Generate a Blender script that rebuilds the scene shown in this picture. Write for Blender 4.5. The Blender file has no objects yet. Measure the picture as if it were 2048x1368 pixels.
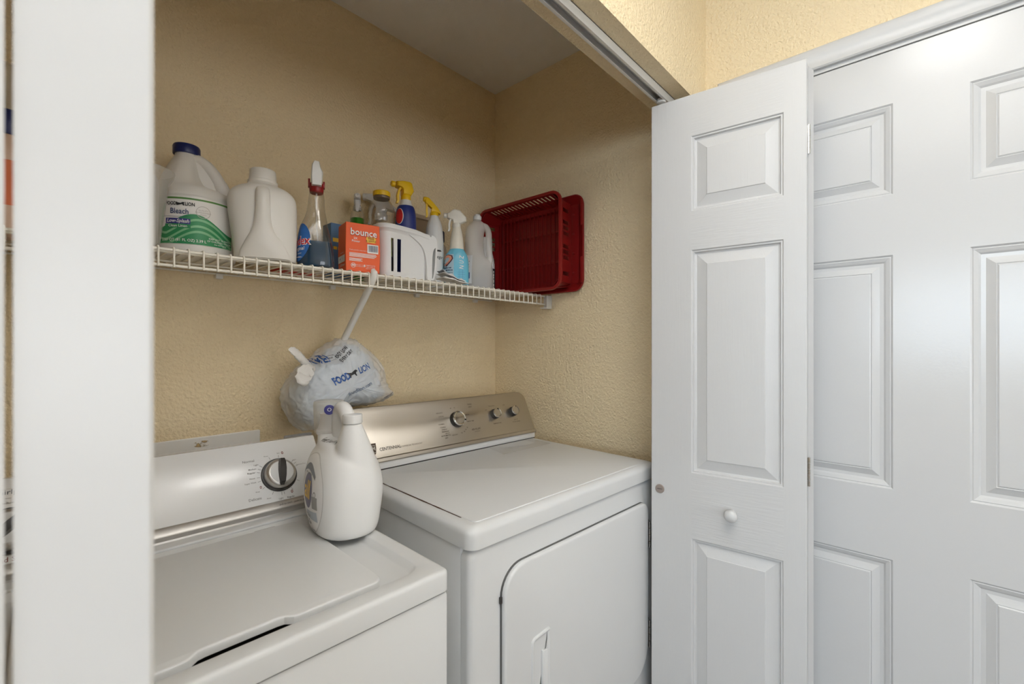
import bpy, bmesh, math, random
from mathutils import Vector, Matrix, noise
from mathutils.bvhtree import BVHTree

sc = bpy.context.scene
col = sc.collection
PI = math.pi
R = math.radians

# ------------------------------------------------------------------ camera
CAMZ = 1.308
cam_d = bpy.data.cameras.new('camera')
cam = bpy.data.objects.new('camera', cam_d); col.objects.link(cam)
cam.location = (0, 0, CAMZ)
cam.rotation_euler = (R(90), 0, R(-47.39))
cam_d.sensor_width = 36.0
cam_d.lens = 910.0 / 2048.0 * 36.0
cam_d.shift_y = 5.0 / 2048.0
cam_d.clip_start = 0.02
cam_d.dof.use_dof = True
cam_d.dof.focus_distance = 1.35
cam_d.dof.aperture_fstop = 8.0
sc.camera = cam

# ------------------------------------------------------------------ world, window light, exposure
W = bpy.data.worlds.new('world'); sc.world = W; W.use_nodes = True
bg = W.node_tree.nodes['Background']
bg.inputs[0].default_value = (0.62, 0.78, 1.0, 1); bg.inputs[1].default_value = 1.5

def area(name, loc, rot, sx, sy, power, colr):
    l = bpy.data.lights.new(name, 'AREA'); l.shape = 'RECTANGLE'; l.size = sx; l.size_y = sy
    l.energy = power; l.color = colr
    o = bpy.data.objects.new(name, l); col.objects.link(o); o.location = loc; o.rotation_euler = rot
    return o
# daylight entering the hall through its window (wall_west), set just outside the pane
area('window_daylight', (-3.68, -2.39, 1.62), (R(90), 0, R(-90)), 5.6, 1.0, 92, (0.78, 0.90, 1.0))
# added fill light for the closet, set outside a made-up window (wall_rear)
area('rear_fill', (-.05, -6.18, 1.28), (R(90), 0, 0), 2.7, 1.8, 38, (1.0, .95, .90))
# added unseen fill spot behind the camera, bounced off the ceiling
fl_ = bpy.data.lights.new('bounce_fill', 'SPOT'); fl_.energy = 112; fl_.spot_size = R(110); fl_.spot_blend = .6; fl_.shadow_soft_size = .06; fl_.color = (1.0, .985, .96)
flo = bpy.data.objects.new('bounce_fill', fl_); col.objects.link(flo); flo.location = (.02, -.32, 1.62); flo.rotation_euler = (R(180), 0, 0)
LAMP_POWER = 7.5

sc.view_settings.view_transform = 'Standard'
sc.view_settings.look = 'None'
sc.view_settings.gamma = 1.0
sc.view_settings.use_curve_mapping = False
sc.view_settings.exposure = 0.77
try:
    sc.cycles.use_denoising = True
    sc.cycles.denoiser = 'OPENIMAGEDENOISE'
    sc.cycles.max_bounces = 14; sc.cycles.diffuse_bounces = 8; sc.cycles.transparent_max_bounces = 16
    sc.cycles.caustics_reflective = False; sc.cycles.caustics_refractive = False
    sc.cycles.sample_clamp_indirect = 6.0
except Exception:
    pass

# ------------------------------------------------------------------ materials
MATS = {}
def srgb(h):
    if isinstance(h, str):
        h = h.lstrip('#'); h = tuple(int(h[i:i+2], 16)/255 for i in (0, 2, 4))
    return tuple((c/12.92 if c <= .04045 else ((c+.055)/1.055)**2.4) for c in h)
def mat(name, c, rough=.5, metal=0., spec=.5, bump=None, alpha=1., trans=0., var=0.04, vscale=6., sss=0., coat=0., emit=0., ior=1.45, aniso=None):
    """bump: (kind, scale, strength, distance)"""
    if name in MATS: return MATS[name]
    m = bpy.data.materials.new(name); m.use_nodes = True; MATS[name] = m
    nt = m.node_tree; N = nt.nodes; L = nt.links; p = N['Principled BSDF']
    lin = srgb(c) if isinstance(c, str) else c
    p.inputs['Roughness'].default_value = rough; p.inputs['Metallic'].default_value = metal
    p.inputs['Specular IOR Level'].default_value = spec; p.inputs['IOR'].default_value = ior
    p.inputs['Alpha'].default_value = alpha; p.inputs['Transmission Weight'].default_value = trans
    p.inputs['Coat Weight'].default_value = coat
    if sss: p.inputs['Subsurface Weight'].default_value = sss; p.inputs['Subsurface Radius'].default_value = (.02, .02, .02)
    tc = N.new('ShaderNodeTexCoord')
    nz = N.new('ShaderNodeTexNoise'); nz.inputs['Scale'].default_value = vscale; nz.inputs['Detail'].default_value = 4
    L.new(tc.outputs['Object'], nz.inputs['Vector'])
    mx = N.new('ShaderNodeMix'); mx.data_type = 'RGBA'
    mx.inputs[6].default_value = (*[v*(1-var) for v in lin], 1); mx.inputs[7].default_value = (*[min(1, v*(1+var)) for v in lin], 1)
    L.new(nz.outputs['Fac'], mx.inputs[0]); L.new(mx.outputs[2], p.inputs['Base Color'])
    if emit:
        L.new(mx.outputs[2], p.inputs['Emission Color']); p.inputs['Emission Strength'].default_value = emit
    if bump:
        kind, scale, stren, dist = bump
        b = N.new('ShaderNodeBump'); b.inputs['Strength'].default_value = stren; b.inputs['Distance'].default_value = dist
        if kind == 'peel':
            t = N.new('ShaderNodeTexNoise'); t.inputs['Scale'].default_value = scale; t.inputs['Detail'].default_value = 3; t.inputs['Roughness'].default_value = .5
            L.new(tc.outputs['Object'], t.inputs['Vector']); L.new(t.outputs['Fac'], b.inputs['Height'])
        elif kind == 'grain':     # vertical wood grain pressed into moulded doors
            mp = N.new('ShaderNodeMapping'); mp.inputs['Scale'].default_value = (1, 1, .06)
            L.new(tc.outputs['Object'], mp.inputs['Vector'])
            t = N.new('ShaderNodeTexNoise'); t.inputs['Scale'].default_value = scale; t.inputs['Detail'].default_value = 5; t.inputs['Distortion'].default_value = .6
            L.new(mp.outputs['Vector'], t.inputs['Vector']); L.new(t.outputs['Fac'], b.inputs['Height'])
        elif kind == 'graincross':
            mp = N.new('ShaderNodeMapping'); mp.inputs['Scale'].default_value = (.06, 1, 1)
            L.new(tc.outputs['Object'], mp.inputs['Vector'])
            t = N.new('ShaderNodeTexNoise'); t.inputs['Scale'].default_value = scale; t.inputs['Detail'].default_value = 5; t.inputs['Distortion'].default_value = .6
            L.new(mp.outputs['Vector'], t.inputs['Vector']); L.new(t.outputs['Fac'], b.inputs['Height'])
        elif kind == 'brush':
            mp = N.new('ShaderNodeMapping'); mp.inputs['Scale'].default_value = (.02, 1, 1)
            L.new(tc.outputs['Object'], mp.inputs['Vector'])
            t = N.new('ShaderNodeTexNoise'); t.inputs['Scale'].default_value = scale; t.inputs['Detail'].default_value = 3
            L.new(mp.outputs['Vector'], t.inputs['Vector']); L.new(t.outputs['Fac'], b.inputs['Height'])
        elif kind == 'crumple':
            t = N.new('ShaderNodeTexNoise'); t.inputs['Scale'].default_value = scale; t.inputs['Detail'].default_value = 6; t.inputs['Distortion'].default_value = 1.5
            L.new(tc.outputs['Object'], t.inputs['Vector']); L.new(t.outputs['Fac'], b.inputs['Height'])
        L.new(b.outputs['Normal'], p.inputs['Normal'])
    if aniso:
        p.inputs['Anisotropic'].default_value = aniso
    return m

PAINT = mat('tan_wall_paint', (.84, .70, .465), .6, spec=.35, bump=('peel', 130, .75, .009), var=.02, vscale=2)
CEILM = mat('flat_white_ceiling_paint', (.80, .80, .79), .9, bump=('peel', 160, .35, .004), var=.02)
FLOORM = mat('dark_oak_floor', (.105, .07, .045), .5, var=.12, vscale=9)
DOORM = mat('white_semigloss_door', (.585, .587, .588), .19, bump=('peel', 170, .06, .002), var=.01)
LEAFM = mat('white_grained_door', (.585, .587, .588), .38, bump=('grain', 210, .3, .0013), var=.01)
LEAFX = mat('white_grained_rail', (.585, .587, .588), .38, bump=('graincross', 210, .42, .0016), var=.01)
TRIM = mat('white_trim_paint', (.585, .587, .588), .3, var=.01)
ENAMEL = mat('white_appliance_enamel', (.645, .655, .66), .34, spec=.4, bump=('peel', 260, .03, .0006), var=.012)
PLWHITE = mat('white_console_plastic', (.665, .668, .668), .15, var=.01)
STEEL = mat('brushed_stainless_steel', (.56, .52, .465), .34, metal=1, bump=('brush', 900, .10, .0004), var=.05, vscale=3, aniso=.6)
SILVER = mat('satin_silver_plastic', (.52, .505, .48), .36, metal=.85, var=.03)
CHROME = mat('chrome', (.75, .75, .74), .12, metal=1, var=.01)
DARK = mat('dark_grey_plastic', (.035, .032, .03), .35, var=.05)
BLACK = mat('black_ink', (.02, .02, .02), .5, var=.02)
GREYINK = mat('grey_ink', (.16, .155, .15), .6, var=.02)
MAROON = mat('maroon_ink', (.16, .03, .02), .5, var=.02)
WIRE = mat('white_vinyl_wire', (.78, .745, .66), .35, var=.03)
CLIP = mat('white_clip_plastic', (.78, .77, .74), .35, var=.02)
ALUM = mat('white_painted_track', (.72, .72, .71), .35, metal=.2, var=.02)
HDPE = mat('white_hdpe_plastic', (.72, .70, .66), .4, var=.02, sss=.15)
HDPECOOL = mat('bright_white_hdpe_plastic', (.735, .742, .745), .38, var=.02, sss=.1)
TRANSL = mat('milky_translucent_plastic', (.82, .80, .77), .35, alpha=.42, var=.03)
def clearmat(name, tint, haze, rough=.06, refl=.05):
    m = bpy.data.materials.new(name); m.use_nodes = True; nt = m.node_tree; N = nt.nodes; L = nt.links
    N.remove(N['Principled BSDF']); out = N['Material Output']
    tr = N.new('ShaderNodeBsdfTransparent'); tr.inputs[0].default_value = (*tint, 1)
    gl = N.new('ShaderNodeBsdfGlossy'); gl.inputs['Roughness'].default_value = rough
    lw = N.new('ShaderNodeLayerWeight'); lw.inputs[0].default_value = .35
    mt = N.new('ShaderNodeMath'); mt.operation = 'MULTIPLY_ADD'; mt.inputs[1].default_value = .32; mt.inputs[2].default_value = refl
    L.new(lw.outputs['Facing'], mt.inputs[0])
    a = N.new('ShaderNodeMixShader'); L.new(mt.outputs[0], a.inputs[0]); L.new(tr.outputs[0], a.inputs[1]); L.new(gl.outputs[0], a.inputs[2])
    df = N.new('ShaderNodeBsdfDiffuse'); df.inputs[0].default_value = (.75, .73, .70, 1)
    b = N.new('ShaderNodeMixShader'); b.inputs[0].default_value = haze
    L.new(a.outputs[0], b.inputs[1]); L.new(df.outputs[0], b.inputs[2]); L.new(b.outputs[0], out.inputs[0])
    MATS[name] = m; return m
CLEARP = clearmat('clear_plastic', (.94, .93, .91), .012)
FROST = clearmat('frosted_clear_plastic', (.90, .89, .87), .22, .2)
RED = mat('dark_red_plastic', (.245, .010, .010), .33, var=.06)
NAVY = mat('navy_blue_plastic', (.012, .02, .11), .35, var=.04)
GREEN = mat('label_green', (.035, .26, .10), .4, var=.25, vscale=22)
GREENL = mat('label_light_green', (.22, .50, .27), .4, var=.3, vscale=22)
OLIVE = mat('label_olive_green', (.10, .24, .06), .4, var=.1)
LABELW = mat('white_label_paper', (.80, .78, .75), .4, var=.02)
PURPLE = mat('purple_ink', (.05, .05, .22), .4, var=.05)
BLUEINK = mat('blue_ink', (.02, .085, .30), .4, var=.08)
BLUELAB = mat('blue_label', (.03, .13, .40), .35, var=.25, vscale=30)
REDINK = mat('red_ink', (.55, .02, .02), .4, var=.05)
WHITEINK = mat('white_ink', (.82, .81, .79), .5, var=.01)
YELLOW = mat('yellow_plastic', (.83, .53, .012), .35, var=.05)
YELLOWINK = mat('yellow_ink', (.85, .55, .06), .45, var=.05)
ORANGE = mat('orange_red_card', (.80, .115, .025), .5, var=.04)
BLUELIQ = mat('blue_cleaner_liquid', (.003, .040, .095), .4, spec=.2, var=.1)
GREENLIQ = mat('green_liquid', (.015, .24, .01), .1, var=.1)
CYANLIQ = mat('cyan_cleaner_bottle', (.16, .52, .70), .25, var=.08, sss=.1)
GREYLIQ = mat('grey_cleaner_liquid', (.10, .10, .125), .25, var=.05)
BROWNLAB = mat('brown_paper_label', (.12, .085, .06), .5, var=.35, vscale=40)
CARD = mat('brown_card', (.33, .19, .09), .7, var=.1)
BAGM = mat('thin_white_plastic_film', (.86, .855, .845), .3, alpha=.44, bump=('crumple', 13, .35, .012), var=.05)
BAGIN = mat('bluish_bundled_bags', (.56, .68, .88), .5, bump=('crumple', 16, .5, .02), var=.32, vscale=11)
CLOTHM = mat('grey_white_cotton', (.70, .69, .68), .85, var=.12, vscale=25)
CLOTHG = mat('grey_cotton', (.40, .43, .48), .85, var=.1)
RUST = mat('rust_and_grime', (.06, .028, .015), .8, var=.5, vscale=40)
LATCHM = mat('taupe_metal', (.36, .30, .27), .45, metal=.5, var=.08)
STAIN = mat('rust_stain', (.50, .36, .17), .6, var=.3, vscale=60)
_n = STAIN.node_tree.nodes; _l = STAIN.node_tree.links
_z = _n.new('ShaderNodeTexNoise'); _z.inputs['Scale'].default_value = 85; _z.inputs['Detail'].default_value = 6
_r = _n.new('ShaderNodeValToRGB'); _r.color_ramp.elements[0].position = .47; _r.color_ramp.elements[1].position = .66
_t = _n.new('ShaderNodeTexCoord'); _l.new(_t.outputs['Object'], _z.inputs['Vector']); _l.new(_z.outputs['Fac'], _r.inputs[0]); _l.new(_r.outputs[0], _n['Principled BSDF'].inputs['Alpha'])
LAMPM = mat('frosted_lamp_glass', (1.0, .98, .95), .4, var=.0, emit=LAMP_POWER)
ORLAB = mat('orange_label', (.75, .18, .06), .45, var=.1)
AMBER = mat('pale_amber_liquid', (.45, .28, .10), .2, var=.1)

# ------------------------------------------------------------------ mesh helpers
def finish(bm, name, m, parent=None, ang=38, kind=None):
    bmesh.ops.recalc_face_normals(bm, faces=bm.faces)
    me = bpy.data.meshes.new(name); bm.to_mesh(me); bm.free()
    me.materials.append(m)
    for p in me.polygons: p.use_smooth = True
    me.set_sharp_from_angle(angle=R(ang))
    o = bpy.data.objects.new(name, me); col.objects.link(o)
    if parent is not None: o.parent = parent
    if kind: o['kind'] = kind
    return o
def thing(name, label, cat, loc=(0, 0, 0), rz=0, group=None, kind=None):
    o = bpy.data.objects.new(name, None); o.empty_display_size = .02; col.objects.link(o)
    o.location = loc; o.rotation_euler = (0, 0, rz); o['label'] = label; o['category'] = cat
    if group: o['group'] = group
    if kind: o['kind'] = kind
    return o
def tag(o, label, cat, group=None, kind=None):
    o['label'] = label; o['category'] = cat
    if group: o['group'] = group
    if kind: o['kind'] = kind
    return o
def box(bm, x0, x1, y0, y1, z0, z1, bev=0, seg=2):
    r = bmesh.ops.create_cube(bm, size=1)
    vs = r['verts']
    for v in vs:
        v.co = Vector(((x0+x1)/2 + v.co.x*(x1-x0), (y0+y1)/2 + v.co.y*(y1-y0), (z0+z1)/2 + v.co.z*(z1-z0)))
    if bev:
        es = list({e for v in vs for e in v.link_edges})
        bmesh.ops.bevel(bm, geom=es, offset=bev, segments=seg, profile=.5, affect='EDGES')
    return vs
def rings(bm, rs, cap0=True, cap1=True, closed=True):
    """rs: list of rings (list of Vector/tuples) of equal length"""
    V = [[bm.verts.new(p) for p in r] for r in rs]
    n = len(V[0])
    for a, b in zip(V, V[1:]):
        for i in range(n if closed else n-1):
            j = (i+1) % n
            bm.faces.new((a[i], a[j], b[j], b[i]))
    if cap0: bm.faces.new(list(reversed(V[0])))
    if cap1: bm.faces.new(V[-1])
    return V
def circ(r, z, n=28, cx=0, cy=0):
    return [(cx + r*math.cos(2*PI*i/n), cy + r*math.sin(2*PI*i/n), z) for i in range(n)]
def lathe(bm, prof, n=28, cx=0, cy=0, cap0=True, cap1=True):
    return rings(bm, [circ(max(r, 1e-4), z, n, cx, cy) for r, z in prof], cap0, cap1)
def sellip(z, cx, cy, rx, ry, e=2., n=36):
    out = []
    for i in range(n):
        t = 2*PI*i/n; c, s = math.cos(t), math.sin(t)
        out.append((cx + rx*math.copysign(abs(c)**(2/e), c), cy + ry*math.copysign(abs(s)**(2/e), s), z))
    return out
def loft(bm, secs, n=36, cap0=True, cap1=True):
    return rings(bm, [sellip(*s, n=n) for s in secs], cap0, cap1)
def smooth_secs(secs, k=4):
    """Catmull-Rom resample of a list of equal length tuples"""
    out = []
    P = [secs[0]] + list(secs) + [secs[-1]]
    for i in range(1, len(P)-2):
        for j in range(k):
            t = j/k
            out.append(tuple(.5*((2*b) + (c-a)*t + (2*a-5*b+4*c-d)*t*t + (3*b-a-3*c+d)*t**3) for a, b, c, d in zip(P[i-1], P[i], P[i+1], P[i+2])))
    out.append(tuple(secs[-1]))
    return out
def tube(bm, pts, r, n=10, caps=True):
    pts = [Vector(p) for p in pts]
    if not isinstance(r, (list, tuple)): r = [r]*len(pts)
    rs = []; up = None
    for i, p in enumerate(pts):
        t = (pts[min(i+1, len(pts)-1)] - pts[max(i-1, 0)]).normalized()
        if up is None:
            up = Vector((0, 0, 1)) if abs(t.z) < .9 else Vector((1, 0, 0))
        a = (up - t*up.dot(t)).normalized(); b = t.cross(a); up = a
        rs.append([p + (a*math.cos(2*PI*k/n) + b*math.sin(2*PI*k/n))*r[i] for k in range(n)])
    return rings(bm, rs, caps, caps)
def rrect(x0, x1, y0, y1, r, seg=6):
    """2D rounded rectangle outline ccw; r one value or (bl, br, tr, tl)"""
    if not isinstance(r, (list, tuple)): r = (r,)*4
    out = []
    for (cx, cy, rr, a0) in ((x0, y0, r[0], 180), (x1, y0, r[1], 270), (x1, y1, r[2], 0), (x0, y1, r[3], 90)):
        px = cx + rr if cx == x0 else cx - rr; py = cy + rr if cy == y0 else cy - rr
        if rr < 1e-6: out.append((cx, cy)); continue
        for i in range(seg+1):
            t = R(a0 + 90*i/seg); out.append((px + rr*math.cos(t), py + rr*math.sin(t)))
    return out
def prism(bm, outline, f0, f1):
    """extrude 2D outline between maps f0,f1: (u,v)->3D"""
    return rings(bm, [[f0(*p) for p in outline], [f1(*p) for p in outline]])
def inset2d(pts, d):
    n = len(pts); out = []
    for i in range(n):
        a, b, c = Vector(pts[i-1]), Vector(pts[i]), Vector(pts[(i+1) % n])
        e1 = (b-a); e2 = (c-b)
        if e1.length < 1e-9 or e2.length < 1e-9: out.append(tuple(b)); continue
        n1 = Vector((-e1.y, e1.x)).normalized(); n2 = Vector((-e2.y, e2.x)).normalized()
        m = n1+n2
        m = m.normalized() if m.length > 1e-6 else n1
        k = max(.35, m.dot(n1)); out.append(tuple(b + m*(d/k)))
    return out
def plate(bm, outline, z0, z1, bev=.002, seg=3, f=lambda u, v, w: (u, v, w)):
    """extruded plate with rounded top edge; ccw outline, top at w=z1"""
    rs = [[f(u, v, z0) for u, v in outline]]
    for i in range(seg+1):
        a = (PI/2)*i/seg
        o = inset2d(outline, bev*(1-math.cos(a))) if i else outline
        rs.append([f(u, v, z1-bev+bev*math.sin(a)) for u, v in o])
    return rings(bm, rs)

# text ------------------------------------------------------------
_tc = {}
def text2d(txt, size=1., align='CENTER', bold=0., width=1., shear=0.):
    key = (txt, size, align, bold, width, shear)
    if key in _tc: return _tc[key]
    cu = bpy.data.curves.new('t', 'FONT'); cu.body = txt; cu.size = size; cu.align_x = align; cu.align_y = 'CENTER'
    cu.resolution_u = 2; cu.offset = bold*size; cu.shear = shear
    ob = bpy.data.objects.new('t', cu); col.objects.link(ob)
    dg = bpy.context.evaluated_depsgraph_get()
    me = bpy.data.meshes.new_from_object(ob.evaluated_get(dg))
    vs = [(v.co.x*width, v.co.y) for v in me.vertices]; fs = [tuple(p.vertices) for p in me.polygons]
    bpy.data.objects.remove(ob); bpy.data.curves.remove(cu); bpy.data.meshes.remove(me)
    _tc[key] = (vs, fs)
    return vs, fs
def add2d(bm, geo, f):
    vs, fs = geo
    V = [bm.verts.new(f(u, v)) for u, v in vs]
    for fc in fs:
        try: bm.faces.new([V[i] for i in fc])
        except ValueError: pass
def disc2d(rx, ry, nr=3, n=28, cx=0, cy=0, r0=0.):
    vs = []; fs = []
    for k in range(nr+1):
        t = r0 + (1-r0)*k/nr
        for i in range(n):
            a = 2*PI*i/n; vs.append((cx + rx*t*math.cos(a), cy + ry*t*math.sin(a)))
    for k in range(nr):
        for i in range(n):
            j = (i+1) % n
            fs.append((k*n+i, k*n+j, (k+1)*n+j, (k+1)*n+i))
    if r0 == 0:
        vs = [(cx, cy)] + vs[n:]; fs2 = []
        for i in range(n): fs2.append((0, 1+i, 1+(i+1) % n))
        for k in range(nr-1):
            for i in range(n):
                j = (i+1) % n
                fs2.append((1+k*n+i, 1+(k+1)*n+i, 1+(k+1)*n+j, 1+k*n+j))
        fs = fs2
    return vs, fs
def grid2d(u0, u1, v0, v1, nu=8, nv=2, top=None, bot=None):
    """grid; top/bot functions override v1/v0 by u"""
    vs = []; fs = []
    for j in range(nv+1):
        for i in range(nu+1):
            u = u0 + (u1-u0)*i/nu
            a = bot(u) if bot else v0; b = top(u) if top else v1
            vs.append((u, a + (b-a)*j/nv))
    for j in range(nv):
        for i in range(nu):
            a = j*(nu+1)+i; fs.append((a, a+1, a+nu+2, a+nu+1))
    return vs, fs
def greek(u, v, w, h, seed=1):
    """a line of print too small to read: short strokes of uneven length"""
    rnd = random.Random(seed); out = []; x = -w/2
    while x < w/2 - h*.3:
        l = min(w/2-x, rnd.uniform(.5, 2.2)*h); out.append(grid2d(u+x, u+x+l*.8, v-h*.35, v+h*.35, 1, 1)); x += l
    return out
def poly2d(pts): return list(pts), [tuple(range(len(pts)))]
def shift2d(geo, du, dv, rot=0, s=1.):
    c, n = math.cos(rot), math.sin(rot)
    return [(du + s*(u*c - v*n), dv + s*(u*n + v*c)) for u, v in geo[0]], geo[1]
def cylf(r, az0, off=.0006, cx=0, cy=0, sy=1.):
    """wrap (u = arc length, v = z) on a cylinder; az 0 faces local -y, + goes to +x"""
    def f(u, v):
        rr = r(v) if callable(r) else r
        a = az0 + u/rr; return (cx + (rr+off)*math.sin(a), cy - (rr+off)*math.cos(a)*sy, v)
    return f
def planef(o, ux, uy, off=0.0005):
    o = Vector(o); ux = Vector(ux).normalized(); uy = Vector(uy).normalized(); n = ux.cross(uy)
    return lambda u, v: o + ux*u + uy*v + n*off
def projf(obj, o, ux, uy, off=.0007):
    """project plane coordinates along -normal onto a mesh object (local space)"""
    me = obj.data
    bvh = BVHTree.FromPolygons([v.co for v in me.vertices], [p.vertices for p in me.polygons])
    o = Vector(o); ux = Vector(ux).normalized(); uy = Vector(uy).normalized(); n = ux.cross(uy)
    def f(u, v):
        p = o + ux*u + uy*v
        hit = bvh.ray_cast(p, -n)
        if hit[0] is None: return Vector((p.x, p.y, 1e3))
        nn = hit[1] if hit[1].dot(n) > 0 else -hit[1]
        return hit[0] + (nn + n).normalized()*off
    return f
def subd(bm, n):
    if n: bmesh.ops.subdivide_edges(bm, edges=[e for e in bm.edges if e.calc_length() > n], cuts=2, use_grid_fill=False)

def decal(name, items, m, parent, f, fine=.007):
    """flat print laid on a surface: 2D pieces, cut fine enough to follow it, mapped by f"""
    bm = bmesh.new()
    for g in items: add2d(bm, g, lambda u, v: Vector((u, v, 0)))
    if fine:
        bmesh.ops.triangulate(bm, faces=bm.faces)
        for _ in range(3):
            es = [e for e in bm.edges if e.calc_length() > fine]
            if not es: break
            bmesh.ops.subdivide_edges(bm, edges=es, cuts=1)
            bmesh.ops.triangulate(bm, faces=bm.faces)
    for v in bm.verts: v.co = f(v.co.x, v.co.y)
    bmesh.ops.delete(bm, geom=[v for v in bm.verts if v.co.z > 500], context='VERTS')
    o = finish_decal(bm, name, m, parent)
    if name in ('small_lettering', 'red_lettering', 'handwriting', 'barcode', 'scale_lines') or (name == 'lettering' and len(items) > 2): o['kind'] = 'stuff'
    return o
def finish_decal(bm, name, m, parent):
    me = bpy.data.meshes.new(name); bm.to_mesh(me); bm.free(); me.materials.append(m)
    for p in me.polygons: p.use_smooth = True
    o = bpy.data.objects.new(name, me); col.objects.link(o); o.parent = parent
    return o

# ================================================================== ROOM
XR, YB, CE = 1.4657, 1.452, 2.44
YF0, YF1, ZH = .520, .643, 2.042        # closet front wall (header) faces and header underside
OPX = -.132                             # left side of the closet opening
def struct(name, bm, m, label=None, cat=None, ang=30, parent=None):
    o = finish(bm, name, m, parent, ang)
    if parent is None:
        o['kind'] = 'structure'
        if label: o['label'] = label; o['category'] = cat
    return o
HX0, HY0 = -3.5, -6.0
bm = bmesh.new(); box(bm, -.45, XR+.12, YB, YB+.1, 0, CE)
struct('wall_back', bm, PAINT, 'tan textured back wall of the laundry closet', 'wall')
bm = bmesh.new()
DY0, DY1, DZ = -.4275, .4295, 2.045
box(bm, XR, XR+.12, DY1, YB+.1, 0, CE); box(bm, XR, XR+.12, DY0, DY1, DZ, CE); box(bm, XR, XR+.12, HY0-.1, DY0, 0, CE)
struct('wall_right', bm, PAINT, 'tan textured right wall holding the white six panel door', 'wall')
bm = bmesh.new()
box(bm, OPX, XR, YF0, YF1, ZH, CE); box(bm, HX0, OPX, YF0, YF1, 0, CE)
struct('wall_front', bm, PAINT, 'tan header wall over the closet opening', 'wall')
bm = bmesh.new(); box(bm, -.40, -.30, YF1, YB, 0, CE)
struct('wall_left', bm, PAINT, 'tan left side wall inside the closet', 'wall')
bm = bmesh.new(); box(bm, HX0-.1, XR+.12, HY0-.1, YB+.1, CE, CE+.08)
struct('ceiling', bm, CEILM, 'flat white ceiling', 'ceiling')
bm = bmesh.new(); box(bm, HX0-.1, XR+.12, HY0-.1, YB+.1, -.06, 0)
struct('floor', bm, FLOORM, 'dark wood tone floor of the hall and closet', 'floor')
bm = bmesh.new(); VX0, VX1, VZ0, VZ1 = -1.4, 1.3, .38, 2.15
box(bm, HX0, VX0, HY0-.1, HY0, 0, CE); box(bm, VX1, XR, HY0-.1, HY0, 0, CE); box(bm, VX0, VX1, HY0-.1, HY0, 0, VZ0); box(bm, VX0, VX1, HY0-.1, HY0, VZ1, CE)
struct('wall_rear', bm, PAINT, 'tan hall wall facing the closet', 'wall')
WY0, WY1, WZ0, WZ1 = -5.2, .42, 1.12, 2.12
bm = bmesh.new()
box(bm, HX0-.1, HX0, HY0, WY0, 0, CE); box(bm, HX0-.1, HX0, WY1, YF1, 0, CE)
box(bm, HX0-.1, HX0, WY0, WY1, 0, WZ0); box(bm, HX0-.1, HX0, WY0, WY1, WZ1, CE)
struct('wall_far', bm, PAINT, 'tan end wall of the hall with a window', 'wall')
win = thing('window_1', 'white framed window at the end of the hall', 'window', (HX0, (WY0+WY1)/2, 0), kind='structure')
bm = bmesh.new(); hw = (WY1-WY0)/2
for a in (-hw, -.95, .90, hw-.05): box(bm, -.09, -.02, a, a+.05, WZ0, WZ1, .004)
for z in (WZ0, WZ1-.05): box(bm, -.085, -.025, -hw, hw, z, z+.05, .004)
finish(bm, 'window_frame', TRIM, win)
GLASS = mat('window_glass', (.95, .97, .98), .02, alpha=.06, var=0)
for a, b in ((-hw+.05, -.95), (-.90, .90), (.95, hw-.05)):
    bm = bmesh.new(); box(bm, -.058, -.054, a, b, WZ0+.05, WZ1-.05); finish(bm, 'pane', GLASS, win)

win2 = thing('fill_window', 'unseen white framed window added behind the camera for closet fill light', 'window', ((VX0+VX1)/2, HY0, 0), kind='structure')  # unseen window, added to go with the rear fill light
hw = (VX1-VX0)/2; bm = bmesh.new()
for a in (-hw, -.025, hw-.05): box(bm, a, a+.05, -.09, -.02, VZ0, VZ1, .004)
for z in (VZ0, VZ1-.05): box(bm, -hw, hw, -.085, -.025, z, z+.05, .004)
finish(bm, 'window_frame', TRIM, win2)
for a, b in ((-hw+.05, -.025), (.025, hw-.05)):
    bm = bmesh.new(); box(bm, a, b, -.058, -.054, VZ0+.05, VZ1-.05); finish(bm, 'pane', GLASS, win2)

# ceiling lamp in the hall: flush dome
lamp = thing('ceiling_lamp', 'round frosted flush ceiling lamp in the hall above the camera', 'lamp', (.66, -.05, CE))
bm = bmesh.new(); lathe(bm, [(.06, 0), (.155, 0), (.158, -.012), (.15, -.022), (.06, -.022)], 40); finish(bm, 'lamp_base', TRIM, lamp)
bm = bmesh.new(); lathe(bm, [(.143, -.0225), (.142, -.04), (.128, -.062), (.10, -.078), (.06, -.088), (.004, -.091)], 40); finish(bm, 'lamp_shade', LAMPM, lamp)

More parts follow.
